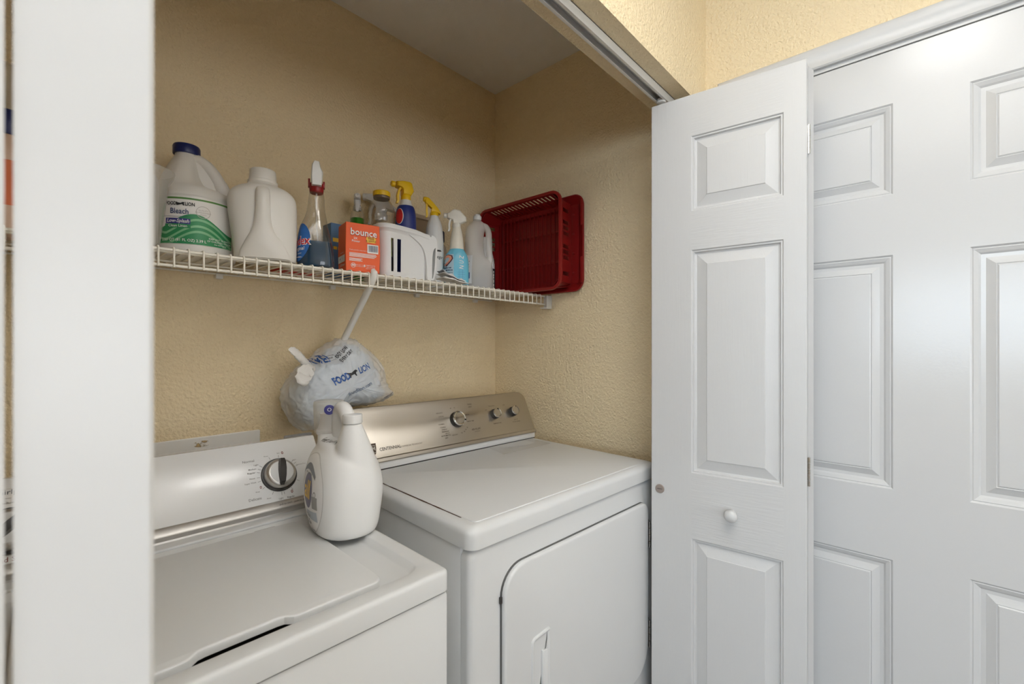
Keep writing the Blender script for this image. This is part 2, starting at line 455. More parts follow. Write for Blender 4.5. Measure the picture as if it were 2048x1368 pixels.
# ------------------------------------------------------------------ six panel door with casing on the right wall
DP6 = [(0, 0), (.004, -.0035), (.006, -.0025), (.014, -.006), (.018, -.0095), (.026, -.0100), (.036, -.0055), (.0415, -.0025), (.043, -.0040), (.046, -.0018)]
DPB = [(0, 0), (.0025, -.0035), (.006, -.0035), (.0085, -.0095), (.0125, -.0105), (.0395, -.0028), (.041, -.0010)]
def moulded(parent, Wd, Z0, Z1, T, panels, prof, m, mrail=None, skin='skin'):
    """door leaf: front at local y=0 facing +y, x 0..Wd; returns skin object; panels are child meshes"""
    xs = sorted({0, Wd, *[p[0] for p in panels], *[p[1] for p in panels]})
    zs = sorted({Z0, Z1, *[p[2] for p in panels], *[p[3] for p in panels]})
    bm = bmesh.new(); bmr = bmesh.new()
    pk = set()
    for i in range(len(xs)-1):
        for j in range(len(zs)-1):
            cxm, czm = (xs[i]+xs[i+1])/2, (zs[j]+zs[j+1])/2
            if any(p[0] < cxm < p[1] and p[2] < czm < p[3] for p in panels): continue
            inrail = mrail and panels[0][0] < cxm < panels[0][1]
            b = bmr if inrail else bm
            b.faces.new([b.verts.new((x, 0, z)) for x, z in ((xs[i], zs[j]), (xs[i], zs[j+1]), (xs[i+1], zs[j+1]), (xs[i+1], zs[j]))])
    e = .0015; bme = bmesh.new()
    # edges (slightly eased) and back
    rs = [[(0, 0, Z0), (Wd, 0, Z0), (Wd, 0, Z1), (0, 0, Z1)]]
    rs.append([(-e, -e, Z0-e), (Wd+e, -e, Z0-e), (Wd+e, -e, Z1+e), (-e, -e, Z1+e)])
    rs.append([(-e, -T, Z0-e), (Wd+e, -T, Z0-e), (Wd+e, -T, Z1+e), (-e, -T, Z1+e)])
    rings(bme, rs, False, True)
    finish(bme, 'edge_band', TRIM, parent, 30)
    bmesh.ops.remove_doubles(bm, verts=bm.verts, dist=1e-5)
    s = finish(bm, skin, m, parent, 30)
    if mrail:
        bmesh.ops.remove_doubles(bmr, verts=bmr.verts, dist=1e-5)
        finish(bmr, 'rail', mrail, parent, 30)
    else: bmr.free()
    for (x0, x1, z0, z1) in panels:
        b = bmesh.new()
        rs = [[(x0+i, d, z0+i), (x1-i, d, z0+i), (x1-i, d, z1-i), (x0+i, d, z1-i)] for i, d in prof]
        rings(b, rs, False, True)
        finish(b, 'panel', m, parent, 14)
    return s
d6 = thing('door_1', 'closed white six panel door on the right wall', 'door', (XR+.002, -.4055, 0), R(90), kind='structure')
pl = []
for (a, b) in ((.113, .3395), (.474, .7005)):
    for (z0, z1) in ((.215, .774), (.949, 1.530), (1.680, 1.906)): pl.append((a, b, z0, z1))
moulded(d6, .814, .012, 2.036, .035, pl, DP6, DOORM)
# jamb and casing
tr = thing('trim_1', 'white moulded casing around the six panel door', 'door casing', (XR, 0, 0), kind='structure')
CAS = [(0, 0), (0, .011), (.004, .014), (.010, .0125), (.016, .0115), (.030, .0125), (.036, .016), (.045, .0175), (.052, .0165), (.057, .012), (.057, 0)]
def casing(bm, path):   # path of (point, inward->outward dir) mitred
    rs = []
    for (y, z), (oy, oz) in path:
        rs.append([(-h, y+oy*w, z+oz*w) for w, h in CAS])
    rings(bm, rs, True, True)
bm = bmesh.new()
a, b, zt = DY0+.006, DY1-.006, DZ+.004
casing(bm, [((a, 0.0), (-1, 0)), ((a, zt), (-1, 1)), ((b, zt), (1, 1)), ((b, 0.0), (1, 0))])
finish(bm, 'casing', TRIM, tr, 50)
bm = bmesh.new()
box(bm, -.001, .11, DY0, DY0+.018, 0, DZ); box(bm, -.001, .11, DY1-.018, DY1, 0, DZ); box(bm, -.001, .11, DY0, DY1, DZ-.006, DZ+.012)
finish(bm, 'jamb', TRIM, tr)
# baseboard, hall side
bm = bmesh.new(); box(bm, XR-.014, XR, HY0, DY0-.06, 0, .09, .004)
struct('baseboard_right', bm, TRIM, 'white baseboard along the right wall', 'baseboard')

# ------------------------------------------------------------------ bifold doors
LP = [(.047, .2685, .22, .769), (.047, .2685, .951, 1.5705), (.047, .2685, 1.679, 1.887)]
def mirror(ps, w): return [(w-b, w-a, c, d) for a, b, c, d in ps]
LW, LT, LZ0, LZ1 = .3795, .034, .02, 2.0015
def knob(parent, x, z):
    bm = bmesh.new()
    prof = [(.0095, 0), (.0085, .006), (.008, .012), (.0115, .016), (.0155, .021), (.0165, .026), (.0145, .031), (.009, .0345), (.001, .0355)]
    rings(bm, [[(x + r*math.cos(2*PI*i/24), h, z + r*math.sin(2*PI*i/24)) for i in range(24)] for r, h in prof])
    finish(bm, 'knob', TRIM, parent)
def hinge(parent, x, z, yk):
    bm = bmesh.new()
    for k in range(5):
        z0 = z-.036+k*.0146
        rings(bm, [[(x+.004*math.cos(2*PI*i/10), yk+.004*math.sin(2*PI*i/10), zz) for i in range(10)] for zz in (z0, z0+.0136)])
    box(bm, x+.002, x+.004, yk-.012, yk+.012, z-.036, z+.036)
    finish(bm, 'hinge', CHROME, parent)
def frame_from(p, q):
    a = math.atan2(q[1]-p[1], q[0]-p[0]); return (p[0], p[1], 0), a
# right hand bifold: lead leaf (seen) and pivot leaf behind it
bi = thing('door_2', 'white bifold closet door folded open on the right, with a round white knob', 'door', (1.297, .2227, 0), kind='structure')
def leaf(root, p, ang, panels, name='leaf', T=None):
    l = bpy.data.objects.new(name, None); l.empty_display_size = .02; col.objects.link(l); l.parent = root
    l.location = (p[0]-root.location.x, p[1]-root.location.y, 0); l.rotation_euler = (0, 0, ang)
    moulded(l, LW, LZ0, LZ1, T or LT, panels, DPB, LEAFM, LEAFX)
    return l
(pa, aa) = frame_from((1.297, .2227), (1.2564, .601))
la = leaf(bi, pa, aa, LP)
knob(la, .1634, .8614)
bm = bmesh.new()
prof = [(.0128, .0002), (.0128, .0022), (.0118, .003), (.001, .003)]
rings(bm, [[(.3555 + r*math.cos(2*PI*i/24), h, .8913 + r*math.sin(2*PI*i/24)) for i in range(24)] for r, h in prof])
o = finish(bm, 'bolt_cover', LATCHM, la); o['label'] = 'taupe round bolt cover with a slot'
bm = bmesh.new(); box(bm, .3485, .3625, .0027, .0034, .8908, .8922); finish(bm, 'cover_slot', DARK, la)
for z in (1.8185, .9915, .25): hinge(la, -.0035, z, -LT-.002)
# guide roller at the top of the lead leaf, running in the track
bm = bmesh.new(); lathe(bm, [(.004, LZ1-.01), (.004, LZ1+.022)], 12, LW-.022, -LT/2)
finish(bm, 'roller_pin', CHROME, la)
bm = bmesh.new(); lathe(bm, [(.006, LZ1+.010), (.0125, LZ1+.012), (.0125, LZ1+.023), (.006, LZ1+.025)], 20, LW-.022, -LT/2)
finish(bm, 'roller', CLIP, la)
# pivot leaf: back face towards the lead leaf, front face towards the right wall
pb = Vector((1.3360, .2264)); db = Vector((.205, .979)).normalized()
nb = Vector((db.y, -db.x))                     # front normal (towards the wall)
ob = pb + nb*LT + db*LW                        # origin at pivot end; local x runs back to the hinge end
lb = leaf(bi, (ob.x, ob.y), math.atan2(-db.y, -db.x), mirror(LP, LW))
# left hand bifold, folded open beside the camera
bl = thing('door_3', 'white bifold closet door folded open at far left, seen edge on close up', 'door', (.035, .2147, 0), kind='structure')
q0 = Vector((.0348, .2150)); dl = Vector((.045, .999)).normalized()
og = q0 + dl*LW
ll = leaf(bl, (og.x, og.y), math.atan2(-dl.y, -dl.x), mirror(LP, LW), T=.0357)
knob(ll, LW-.1634, .8614)
for z in (1.8185, .9915, .25): hinge(ll, LW+.0035, z, -LT-.002)
q1 = Vector((-.0031, .2150)); dm = Vector((-.21, .978)).normalized()
nm = Vector((-dm.y, dm.x))
o1 = q1 + nm*LT
lm = leaf(bl, (o1.x, o1.y), math.atan2(dm.y, dm.x), LP)

# track under the header
tk = thing('bifold_track', 'white metal bifold track under the tan closet header', 'track', ((OPX+XR)/2, .5795, ZH))
bm = bmesh.new()
L = (XR-OPX)/2 - .004
for y0, y1, z0, z1 in ((-.0155, .0155, -.0022, -.0002), (-.0155, -.0138, -.024, -.0002), (.0138, .0155, -.024, -.0002), (-.0138, -.0085, -.024, -.0222), (.0085, .0138, -.024, -.0222)):
    box(bm, -L, L, y0, y1, z0, z1)
finish(bm, 'channel', ALUM, tk)
for x in (-.35, .05, .22, .47):
    bm = bmesh.new(); lathe(bm, [(.0035, -.0022), (.0035, -.0036), (.002, -.0042)], 14, x, 0); finish(bm, 'screw', CHROME, tk)

# ================================================================== DRYER
DR = thing('clothes_dryer', 'white clothes dryer with a stainless steel console in the right corner of the closet', 'dryer', (.6051, .6684, 0), R(-2.8))
bm = bmesh.new(); box(bm, 0, .737, .031, .69, .025, .897, .004); finish(bm, 'cabinet', ENAMEL, DR)
bm = bmesh.new()
plate(bm, rrect(0.0005, .7365, .02, .8965, .020, 8), -.030, 0, .015, 6, lambda u, v, w: (u, -w, v))
o = finish(bm, 'front_panel', ENAMEL, DR)
for x in (.06, .68):
    for y in (.08, .62):
        bm = bmesh.new(); lathe(bm, [(.02, 0), (.02, .008), (.012, .012), (.012, .03)], 16, x, y); finish(bm, 'foot', DARK, DR)
bm = bmesh.new()
plate(bm, rrect(-.004, .741, -.007, .66, .024, 8), .8995, .9455, .019, 7)
lid = finish(bm, 'top_panel', ENAMEL, DR, 25)
bm = bmesh.new(); plate(bm, rrect(.0225, .714, .013, .492, .012), .944, .9475, .0022, 3); finish(bm, 'inset_panel', ENAMEL, lid)
bm = bmesh.new()
rs = []
for i in range(13):
    y = .055+.33*i/12; w = .0010+.0011*math.sin(PI*i/12)+.0005*math.sin(i*2.7)
    rs.append([(.0205-w, y, .9458), (.0205+w, y, .9458), (.0205+w, y, .9462), (.0205-w, y, .9462)])
rings(bm, rs); o = finish(bm, 'rusty_seam', RUST, lid); o['label'] = 'dark rusty seam along the left edge of the dryer top'
bm = bmesh.new(); add2d(bm, poly2d([(.4845, .4965), (.456, .383), (.693, .3845), (.706, .4965)]), planef((0, 0, .9477), (1, 0, 0), (0, 1, 0)))
o = finish(bm, 'clear_sticker', mat('clear_sticker_film', (.80, .80, .79), .12, alpha=.35), lid)
bm = bmesh.new(); add2d(bm, poly2d([(.52, .485), (.515, .455), (.60, .425), (.655, .425), (.66, .485)]), planef((0, 0, .9482), (1, 0, 0), (0, 1, 0)))
finish(bm, 'sticker_patch', mat('white_sticker', (.84, .84, .83), .3, alpha=.6), lid)
# door
door = None
bm = bmesh.new()
f = lambda u, v, w: (u, -w, v)
plate(bm, rrect(.0815, .676, .335, .8375, (.06, .085, .03, .06), 9), .004, .015, .006, 4, f)
door = finish(bm, 'door', ENAMEL, DR, 30)
bm = bmesh.new(); plate(bm, rrect(.0800, .6770, .3335, .8390, (.0615, .0865, .0315, .0615), 9), -.004, .0045, .0005, 1, f); finish(bm, 'door_gap_shade', mat('dark_gap_grey', (.10, .10, .098), .7), door)  # dark ring painted in for the shade of the gap around the door
# moulded pull
bm = bmesh.new()
o0 = rrect(.160, .2235, .44, .660, (.004, .004, .006, .012), 5)
o0 = [(u, v + (.06*(u-.160) if v > .5 else 0)) for u, v in o0]
def ins(d): return inset2d(o0, d)
rings(bm, [[(u, -0.0145, v) for u, v in o0], [(u, -0.0185, v) for u, v in ins(.0015)], [(u, -0.0192, v) for u, v in ins(.004)], [(u, -0.0185, v) for u, v in ins(.0065)],
           [(u, -0.0152, v) for u, v in ins(.010)]], False, True)
h = finish(bm, 'door_pull', ENAMEL, door, 30)
bm = bmesh.new(); box(bm, .192, .199, -.0215, -.0145, .455, .622, .002); box(bm, .1985, .2135, -.0185, -.0145, .455, .618, .0015); finish(bm, 'pull_grip', ENAMEL, h)
for z0, z1 in ((.697, .776), (.397, .479)):
    bm = bmesh.new()
    for k in range(4):
        a = z0+(z1-z0)*k/4; rings(bm, [[(.686+.0045*math.cos(2*PI*i/10), -.0115+.0045*math.sin(2*PI*i/10), zz) for i in range(10)] for zz in (a+.001, a+(z1-z0)/4-.001)])
    box(bm, .674, .697, -.0035, -.0005, z0, z1, .0008)
    finish(bm, 'door_hinge', CHROME, DR)
bm = bmesh.new(); box(bm, .076, .083, -.006, -.001, .766, .780, .001); finish(bm, 'door_latch', DARK, DR)
# console
bm = bmesh.new(); box(bm, .003, .7345, .500, .64, .9485, .9685, .002); finish(bm, 'console_base', PLWHITE, DR)
bm = bmesh.new(); box(bm, .004, .7335, .5015, .63, .9453, .949); finish(bm, 'base_seam', DARK, DR)
bm = bmesh.new()
prof = [(.506, .966), (.574, 1.110), (.582, 1.116), (.600, 1.116), (.612, 1.106), (.645, .966)]
rings(bm, [[(x, y, z) for y, z in prof] for x in (.012, .725)]); finish(bm, 'console_housing', mat('grey_console_back', (.25, .23, .21), .5), DR)
cu, cv = Vector((1, 0, 0)), Vector((0, .0698, .152)).normalized(); cn = cu.cross(cv)
co = Vector((0, .4982, .968))
pf = lambda u, v, w: co + cu*u + cv*v + cn*w
bm = bmesh.new(); plate(bm, rrect(0, .737, .0105, .1685, (.003, .003, .036, .036), 8), -.012, .0, .003, 3, pf)
cons = finish(bm, 'console_face', STEEL, DR, 30)
bm = bmesh.new()
rings(bm, [[(x, y, z) for y, z in ((.505, .9685), (.4965, .9685), (.4950, .972), (.4985, .9800), (.509, .9830))] for x in (.0005, .7365)]); finish(bm, 'lower_band', STEEL, DR)
def console_knob(parent, name, p, u, v, fr, m1, m2, m3, ang, dot=True):
    """rotary knob on a tilted console: dark skirt, chrome rim, disc"""
    o, a, b, n = p
    P = lambda x, y, w: o + a*(u+x) + b*(v+y) + n*w
    c = lambda r, w: [P(r*math.cos(2*PI*i/32), r*math.sin(2*PI*i/32), w) for i in range(32)]
    bm = bmesh.new(); rings(bm, [c(fr, .0), c(fr*1.02, .003), c(fr*.94, .016), c(fr*.9, .019)]); k = finish(bm, name, m1, parent, 40)
    bm = bmesh.new(); rings(bm, [c(fr*.95, .0175), c(fr*.95, .0205), c(fr*.87, .0225), c(fr*.74, .0215), c(fr*.72, .0195)], False, False); finish(bm, 'knob_rim', m2, k, 40)
    bm = bmesh.new(); rings(bm, [c(fr*.715, .0192), c(fr*.70, .0208), c(fr*.3, .0212)]); finish(bm, 'knob_disc', m3, k, 40)
    if dot:
        bm = bmesh.new(); ca, sa = math.cos(ang), math.sin(ang)
        add2d(bm, poly2d([(fr*(r*ca - t*sa), fr*(r*sa + t*ca)) for r, t in ((.70, -.09), (.93, -.09), (.93, .09), (.70, .09))]), lambda x, y: P(x, y, .0231))
        finish(bm, 'knob_pointer', BLACK, k)
    return k
FP = (co, cu, cv, cn)
console_knob(DR, 'cycle_knob', FP, .3795, .0925, .0268, DARK, CHROME, STEEL, R(-22))
console_knob(DR, 'option_knob', FP, .5535, .0925, .0185, DARK, CHROME, STEEL, R(70))
console_knob(DR, 'option_knob', FP, .6470, .0925, .0185, DARK, CHROME, STEEL, R(75))
T = lambda t, u, v, s, bold=.0, w=1., al='CENTER': shift2d(text2d(t, s, al, bold, w), u, v)
lf = planef(co, cu, cv, .0005)
it = [T('CENTENNIAL', .117, .0375, .0135, .012, .86)]
decal('lettering', it, BLACK, cons, lf, 0)
it = [T('COMMERCIAL TECHNOLOGY', .190, .0355, .0066, 0, .85), T('TIMED', .452, .1405, .0075), T('DRY', .452, .131, .0085), T('AUTOMATIC', .322, .045, .0066, .01), T('DRY', .322, .037, .0066, .01),
      T('AIR FLUFF', .452, .050, .009, .01), T('cool down', .455, .042, .0055), T('Damp Alert', .552, .125, .006), T('OFF', .520, .112, .006), T('TEMPERATURE', .555, .058, .0062, .01),
      T('OFF', .612, .122, .006), T('END OF', .652, .061, .0055), T('CYCLE SIGNAL', .652, .053, .0062)]
for k, (txt, dx, dy) in enumerate((('DELICATE', -.062, .030), ('CASUAL', -.058, .018), ('NORMAL', -.064, -.008), ('TOWELS', -.062, -.019), ('ENERGY', -.058, -.027), ('PREFERRED', -.056, -.034), ('HEAVY', -.05, -.041),
                                   ('LESS DRY', -.022, -.05), ('MORE', .052, .012), ('MORE TIME', .058, -.012), ('30', .036, -.032), ('20', .028, -.038), ('40', .02, -.044), ('50', .008, -.047), ('60', -.012, .042), ('70', .004, .042))):
    it.append(T(txt, .3795+dx, .0925+dy, .0058, .005))
decal('small_lettering', it, mat('brown_grey_ink', (.13, .10, .075), .6), cons, lf, 0)
bm = bmesh.new()
sh = [(-.0105, .018), (.0105, .018), (.0095, .004), (.006, -.011), (0, -.017), (-.006, -.011), (-.0095, .004)]
plate(bm, list(reversed(inset2d([(x+.062, y+.040) for x, y in reversed(sh)], 0))), .0, .0016, .0006, 1, lambda u, v, w: pf(u, v, w))
bd = finish(bm, 'shield_badge', mat('dark_bronze_badge', (.075, .05, .035), .35), DR)
decal('badge_emblem', [T('M', .0635, .043, .016, .02), grid2d(.055, .070, .0515, .053), grid2d(.058, .068, .031, .0322)], SILVER, bd, planef(co, cu, cv, .0021), 0)

# ================================================================== WASHER
WA = thing('washing_machine', 'white top loading washing machine with a dial console on the left', 'washing machine', (.5002, .6053, 0), R(-1.33))
WL = -.612
bm = bmesh.new(); box(bm, WL, 0, .003, .60, .025, .8865, .007); finish(bm, 'cabinet', ENAMEL, WA)
for x in (WL+.05, -.05):
    for y in (.06, .54):
        bm = bmesh.new(); lathe(bm, [(.02, 0), (.02, .008), (.012, .012), (.012, .03)], 16, x, y); finish(bm, 'foot', DARK, WA)
bm = bmesh.new()
o_ = rrect(WL, .001, 0, .605, .012, 6); i_ = rrect(WL+.034, -.034, .036, .425, .030, 6); h_ = rrect(-.47, -.14, .0495, .36, .02, 6)
L3 = lambda o, z: [(u, v, z) for u, v in o]
rr = [L3(inset2d(o_, .004), .8885), L3(o_, .8895), L3(o_, .917)]
for i in range(1, 5):
    a = PI/2*i/4; rr.append(L3(inset2d(o_, .008*(1-math.cos(a))), .917+.008*math.sin(a)))
rr += [L3(inset2d(i_, -.004), .925), L3(inset2d(i_, -.0015), .9238), L3(inset2d(i_, .005), .9145), L3(inset2d(i_, .010), .9130), L3(h_, .9130), L3(h_, .902)]
rings(bm, rr, False, False)
deck = finish(bm, 'deck', ENAMEL, WA, 40)
bm = bmesh.new(); box(bm, -.50, -.11, .03, .40, .8875, .8895); finish(bm, 'tub_opening_shade', mat('dark_opening_grey', (.03, .028, .026), .8), WA)  # dark plate stands in for the shade below the lid notch
fr = [(-.513+.0, .066)]
lo = rrect(-.513, -.097, .046, .405, .020, 6)
nl = lo[:7] + [(-.368, .046), (-.360, .0475), (-.350, .0565), (-.342, .058), (-.256, .058), (-.248, .0565), (-.238, .0475), (-.230, .046)] + lo[7:]
bm = bmesh.new(); plate(bm, nl, .9150, .9268, .0035, 3); wl = finish(bm, 'lid', ENAMEL, WA, 30)
for xh in (-.45, -.16):
    bm = bmesh.new(); box(bm, xh-.02, xh+.02, .404, .416, .9132, .9235, .002); finish(bm, 'lid_hinge', PLWHITE, WA)
bm = bmesh.new(); box(bm, WL+.002, -.002, .428, .50, .9245, .9305, .002); finish(bm, 'rear_step', ENAMEL, WA)
# console
wo = Vector((0, .4532, .930)); wu = Vector((1, 0, 0)); wv = Vector((0, .0920, .1485)).normalized(); wn = wu.cross(wv)
LWc = .1747
WX0, WX1 = WL+.004, -.006
bm = bmesh.new()
def wface(t):   # slightly crowned face
    s = (t-.03)/(LWc-.03); return wo + wv*t + wn*(.005*(1-(2*s-1)**2) if s > 0 else 0)
ts = [.030 + (LWc-.030)*i/14 for i in range(15)]
prof = [wface(t) for t in ts]
prof += [wo + wv*LWc + Vector((0, .006, -.001)), Vector((0, .60, 1.07)), Vector((0, .60, .925)), wo + wv*.03 + Vector((0, .03, 0))]
rings(bm, [[(x, p.y, p.z) for p in prof] for x in (WX0, WX1)])
wc = finish(bm, 'console', PLWHITE, WA, 25)
bm = bmesh.new()
bp = [wo + wv*.0310 + wn*.0006, wo + wv*.026 + wn*.0030, wo + wv*.0145 + wn*.0045, wo + wv*.0125 + wn*.0040, wo + wv*.006 - wn*.0025, wo + wv*.001 - wn*.004, wo + wv*.001 + Vector((0, .03, 0)), wo + wv*.031 + Vector((0, .02, 0))]
rings(bm, [[(x, p.y, p.z) for p in bp] for x in (WX0-.002, WX1+.002)])
finish(bm, 'console_band', SILVER, WA, 20)
def wsurf(off=.0005):
    def f(u, v):
        p = wface(v) + wn*off; return Vector((u, p.y, p.z))
    return f
def dial(u0, v0, name, ang, big=True):
    P = lambda x, y, w: Vector((u0+x, 0, 0)) + Vector((0, wface(v0).y, wface(v0).z)) + wv*y + wn*w
    c = lambda r, w, n=40: [P(r*math.cos(2*PI*i/n), r*math.sin(2*PI*i/n), w) for i in range(n)]
    rr = .0385
    bm = bmesh.new(); rings(bm, [c(rr, -.006), c(rr, .0012), c(rr*.97, .0022), c(rr*.86, .0022)]); d = finish(bm, name, DARK, WA, 40)
    bm = bmesh.new(); rings(bm, [c(rr*.86, .0015), c(rr*.86, .012), c(rr*.80, .0175), c(rr*.66, .0205), c(rr*.64, .0205)], False, True); finish(bm, 'dial_rim', SILVER, d, 40)
    bm = bmesh.new(); rings(bm, [c(rr*.645, .0200), c(rr*.635, .0215), c(rr*.2, .0217)]); finish(bm, 'dial_disc', PLWHITE, d, 40)
    ca, sa = math.cos(ang), math.sin(ang)
    sec = []
    for s, w, h in ((-.80, .10, .020), (-.66, .15, .030), (-.3, .20, .033), (.1, .22, .034), (.5, .20, .033), (.74, .14, .030), (.82, .09, .020)):
        def q(t, hh): return P(rr*(s*ca - t*sa), rr*(s*sa + t*ca), hh)
        sec.append([q(-w, .0195), q(w, .0195), q(w*.75, h), q(-w*.75, h)])
    bm = bmesh.new(); rings(bm, sec); finish(bm, 'dial_grip', DARK, d, 30)
    return d
dial(-.1035, .0895, 'cycle_dial', R(82))
dial(-.521, .083, 'load_size_dial', R(45))
def ticks(u0, v0, lst, r0=.0405, r1=.047, w=.0004):
    out = []
    for a in lst:
        c, s = math.cos(R(a)), math.sin(R(a))
        out.append(poly2d([(u0+r*c-t*s, v0+r*s+t*c) for r, t in ((r0, -w), (r1, -w), (r1, w), (r0, w))]))
    return out
ws = wsurf()
it = ticks(-.1035, .0895, (82, 108, 143, 153, 163, 178, 190, 213, 243, 268, 275, 300, 38, 28, 18, 330))
cx_, cy_ = -.1035, .0895
def lab(t, a, r, s, al='RIGHT', b=.006):
    return T(t, cx_+r*math.cos(R(a)), cy_+r*math.sin(R(a)), s, b, 1., al)
it += [T('Normal', -.161, .132, 0.0078, .006), lab('Light', 141, .050, 0.0050), lab('Medium', 153, .050, 0.0050), lab('Regular', 163, .050, 0.0053, b=.016), lab('Heavy', 178, .050, 0.0046),
       lab('Super Wash', 189, .050, 0.0047), T('Delicate', -.160, .0455, 0.0078, .006), T('Light', -.108, .0355, 0.0050, .012), T('Regular', -.087, .0345, 0.0053, .016), lab('Rinse', 108, .051, 0.0041), lab('Spin', 82, .052, 0.0041, 'CENTER'),
       lab('Rinse', 243, .054, 0.0041), lab('Rinse', 213, .054, 0.0038), T('Medium', -.524, .130, 0.0050, .008), T('Light', -.065, .118, 0.0041), T('Permanent Press', -.052, .105, 0.0041, 0, .8)]
decal('lettering', it, GREYINK, wc, ws)
it = [T('Load Size', -.5215, .0375, .0105, .010), T('0', -.0875, .140, .010, .02), T('0', -.083, .0455, .010, .02), T('0', -.1455, .0685, .009, .015)]
decal('red_lettering', it, MAROON, wc, ws)
bm = bmesh.new()
plate(bm, rrect(-.590, -.450, .138, .156, .003), 0, .001, .0004, 1, lambda u, v, w: wsurf(w)(u, v))
br = finish(bm, 'name_strip', SILVER, wc)
decal('lettering', [T('Whirlpool', -.521, .1485, .012, .006)], BLACK, br, wsurf(.0016))
decal('lettering', [T('pull to start - push to stop', -.085, .0215, .0062, .004, .9)], GREYINK, wc, lambda u, v: Vector((u, 0, 0)) + wo + wv*v + wn*.0048)

# ------------------------------------------------------------------ washer box and outlet plate on the back wall
ob_ = thing('washer_outlet_box', 'white recessed washer outlet box with a rust spot on the back wall', 'outlet box', (.345, YB, .99))
bm = bmesh.new()
f = lambda u, v, w: (u, -w, v)
oo = rrect(-.16, .137, -.13, .0685, .003, 3); ii = rrect(-.094, .103, -.115, .0315, .006, 3)
rings(bm, [[f(u, v, 0) for u, v in oo], [f(u, v, .004) for u, v in oo], [f(u, v, .0055) for u, v in inset2d(oo, .002)], [f(u, v, .0055) for u, v in inset2d(ii, -.001)], [f(u, v, .0045) for u, v in ii], [f(u, v, .0008) for u, v in inset2d(ii, .001)]], False, False)
fl = finish(bm, 'flange', mat('white_box_plastic', (.84, .835, .82), .35), ob_, 30)
bm = bmesh.new(); box(bm, -.094, .103, -.0012, -.0004, -.115, .0315); finish(bm, 'recess_shade', mat('dark_recess_brown', (.05, .042, .035), .7), ob_)  # flat dark sheet in place of the shaded inside of the box
decal('rust_spot', [disc2d(.022, .0085, 3, 20, -.008, .050)], STAIN, fl, lambda u, v: Vector((u, -.0061, v)))
op = thing('outlet_plate', 'small white outlet plate low on the back wall behind the detergent jug', 'outlet plate', (.592, YB, .985))
bm = bmesh.new(); plate(bm, rrect(-.042, .042, -.058, .0445, .004, 4), 0, .005, .0025, 3, lambda u, v, w: (u, -w, v)); finish(bm, 'cover', PLWHITE, op)
bm = bmesh.new(); plate(bm, rrect(-.017, .017, -.05, .035, .010, 4), .004, .0065, .001, 2, lambda u, v, w: (u, -w, v)); finish(bm, 'socket', CLIP, op)

# ================================================================== WIRE SHELF
ZS = 1.5090
SH = thing('wire_shelf', 'long white vinyl coated wire shelf across the closet back wall', 'shelf', (.56, 1.452, 1.5))
sx, sy, sz = SH.location
X0, X1 = -.295, 1.432
def shx(p): return (p[0]-sx, p[1]-sy, p[2]-sz)
first = None; k = 0
xw = .1907 - .0258*18
while xw < X1-.006:
    if xw > X0+.004:
        if first is None:
            bm = bmesh.new()
            tube(bm, [(0, 1.4415-sy, 1.5062-sz), (0, 1.15-sy, 1.5062-sz), (0, 1.1395-sy, 1.5060-sz), (0, 1.1362-sy, 1.5035-sz), (0, 1.1355-sy, 1.499-sz), (0, 1.1355-sy, 1.4655-sz)], .0021, 7)
            first = finish(bm, 'wire', WIRE, SH, 60); first.location.x = xw-sx
        else:
            c = first.copy(); col.objects.link(c); c.parent = SH; c.location.x = xw-sx
    xw += .0258
for (y, z, r) in ((1.1400, 1.5010, .0033), (1.1395, 1.4690, .0033), (1.169, 1.5013, .0027), (1.305, 1.5015, .0025), (1.4405, 1.5015, .0027)):
    bm = bmesh.new(); tube(bm, [shx((X0, y, z)), shx((X1, y, z))], r, 10); finish(bm, 'rail', WIRE, SH, 60)
for x in (.06, .3755, .6987, 1.0321, 1.335):
    bm = bmesh.new(); box(bm, x-.009-sx, x+.009-sx, 1.434-sy, 1.452-sy, 1.488-sz, 1.5035-sz, .003); finish(bm, 'wall_clip', CLIP, SH)
bm = bmesh.new()
a = shx((1.4655, 1.148, 1.478))
box(bm, a[0]-.0045, a[0], a[1]-.020, a[1]+.020, a[2]-.026, a[2]+.028, .0015)
box(bm, a[0]-.032, a[0], a[1]-.019, a[1]-.015, a[2]-.024, a[2]+.026, .0015)
box(bm, a[0]-.032, a[0], a[1]-.019, a[1]+.016, a[2]-.026, a[2]-.021, .0015)
finish(bm, 'end_bracket', CLIP, SH)
bm = bmesh.new()
pts = [shx(p) for p in ((.667, 1.1365, 1.512), (.667, 1.1305, 1.508), (.667, 1.134, 1.494), (.668, 1.146, 1.480), (.669, 1.16, 1.466), (.671, 1.4435, 1.192))]
tube(bm, pts, [.007, .009, .0098, .0098, .0098, .0098], 12); finish(bm, 'support_brace', CLIP, SH, 50)

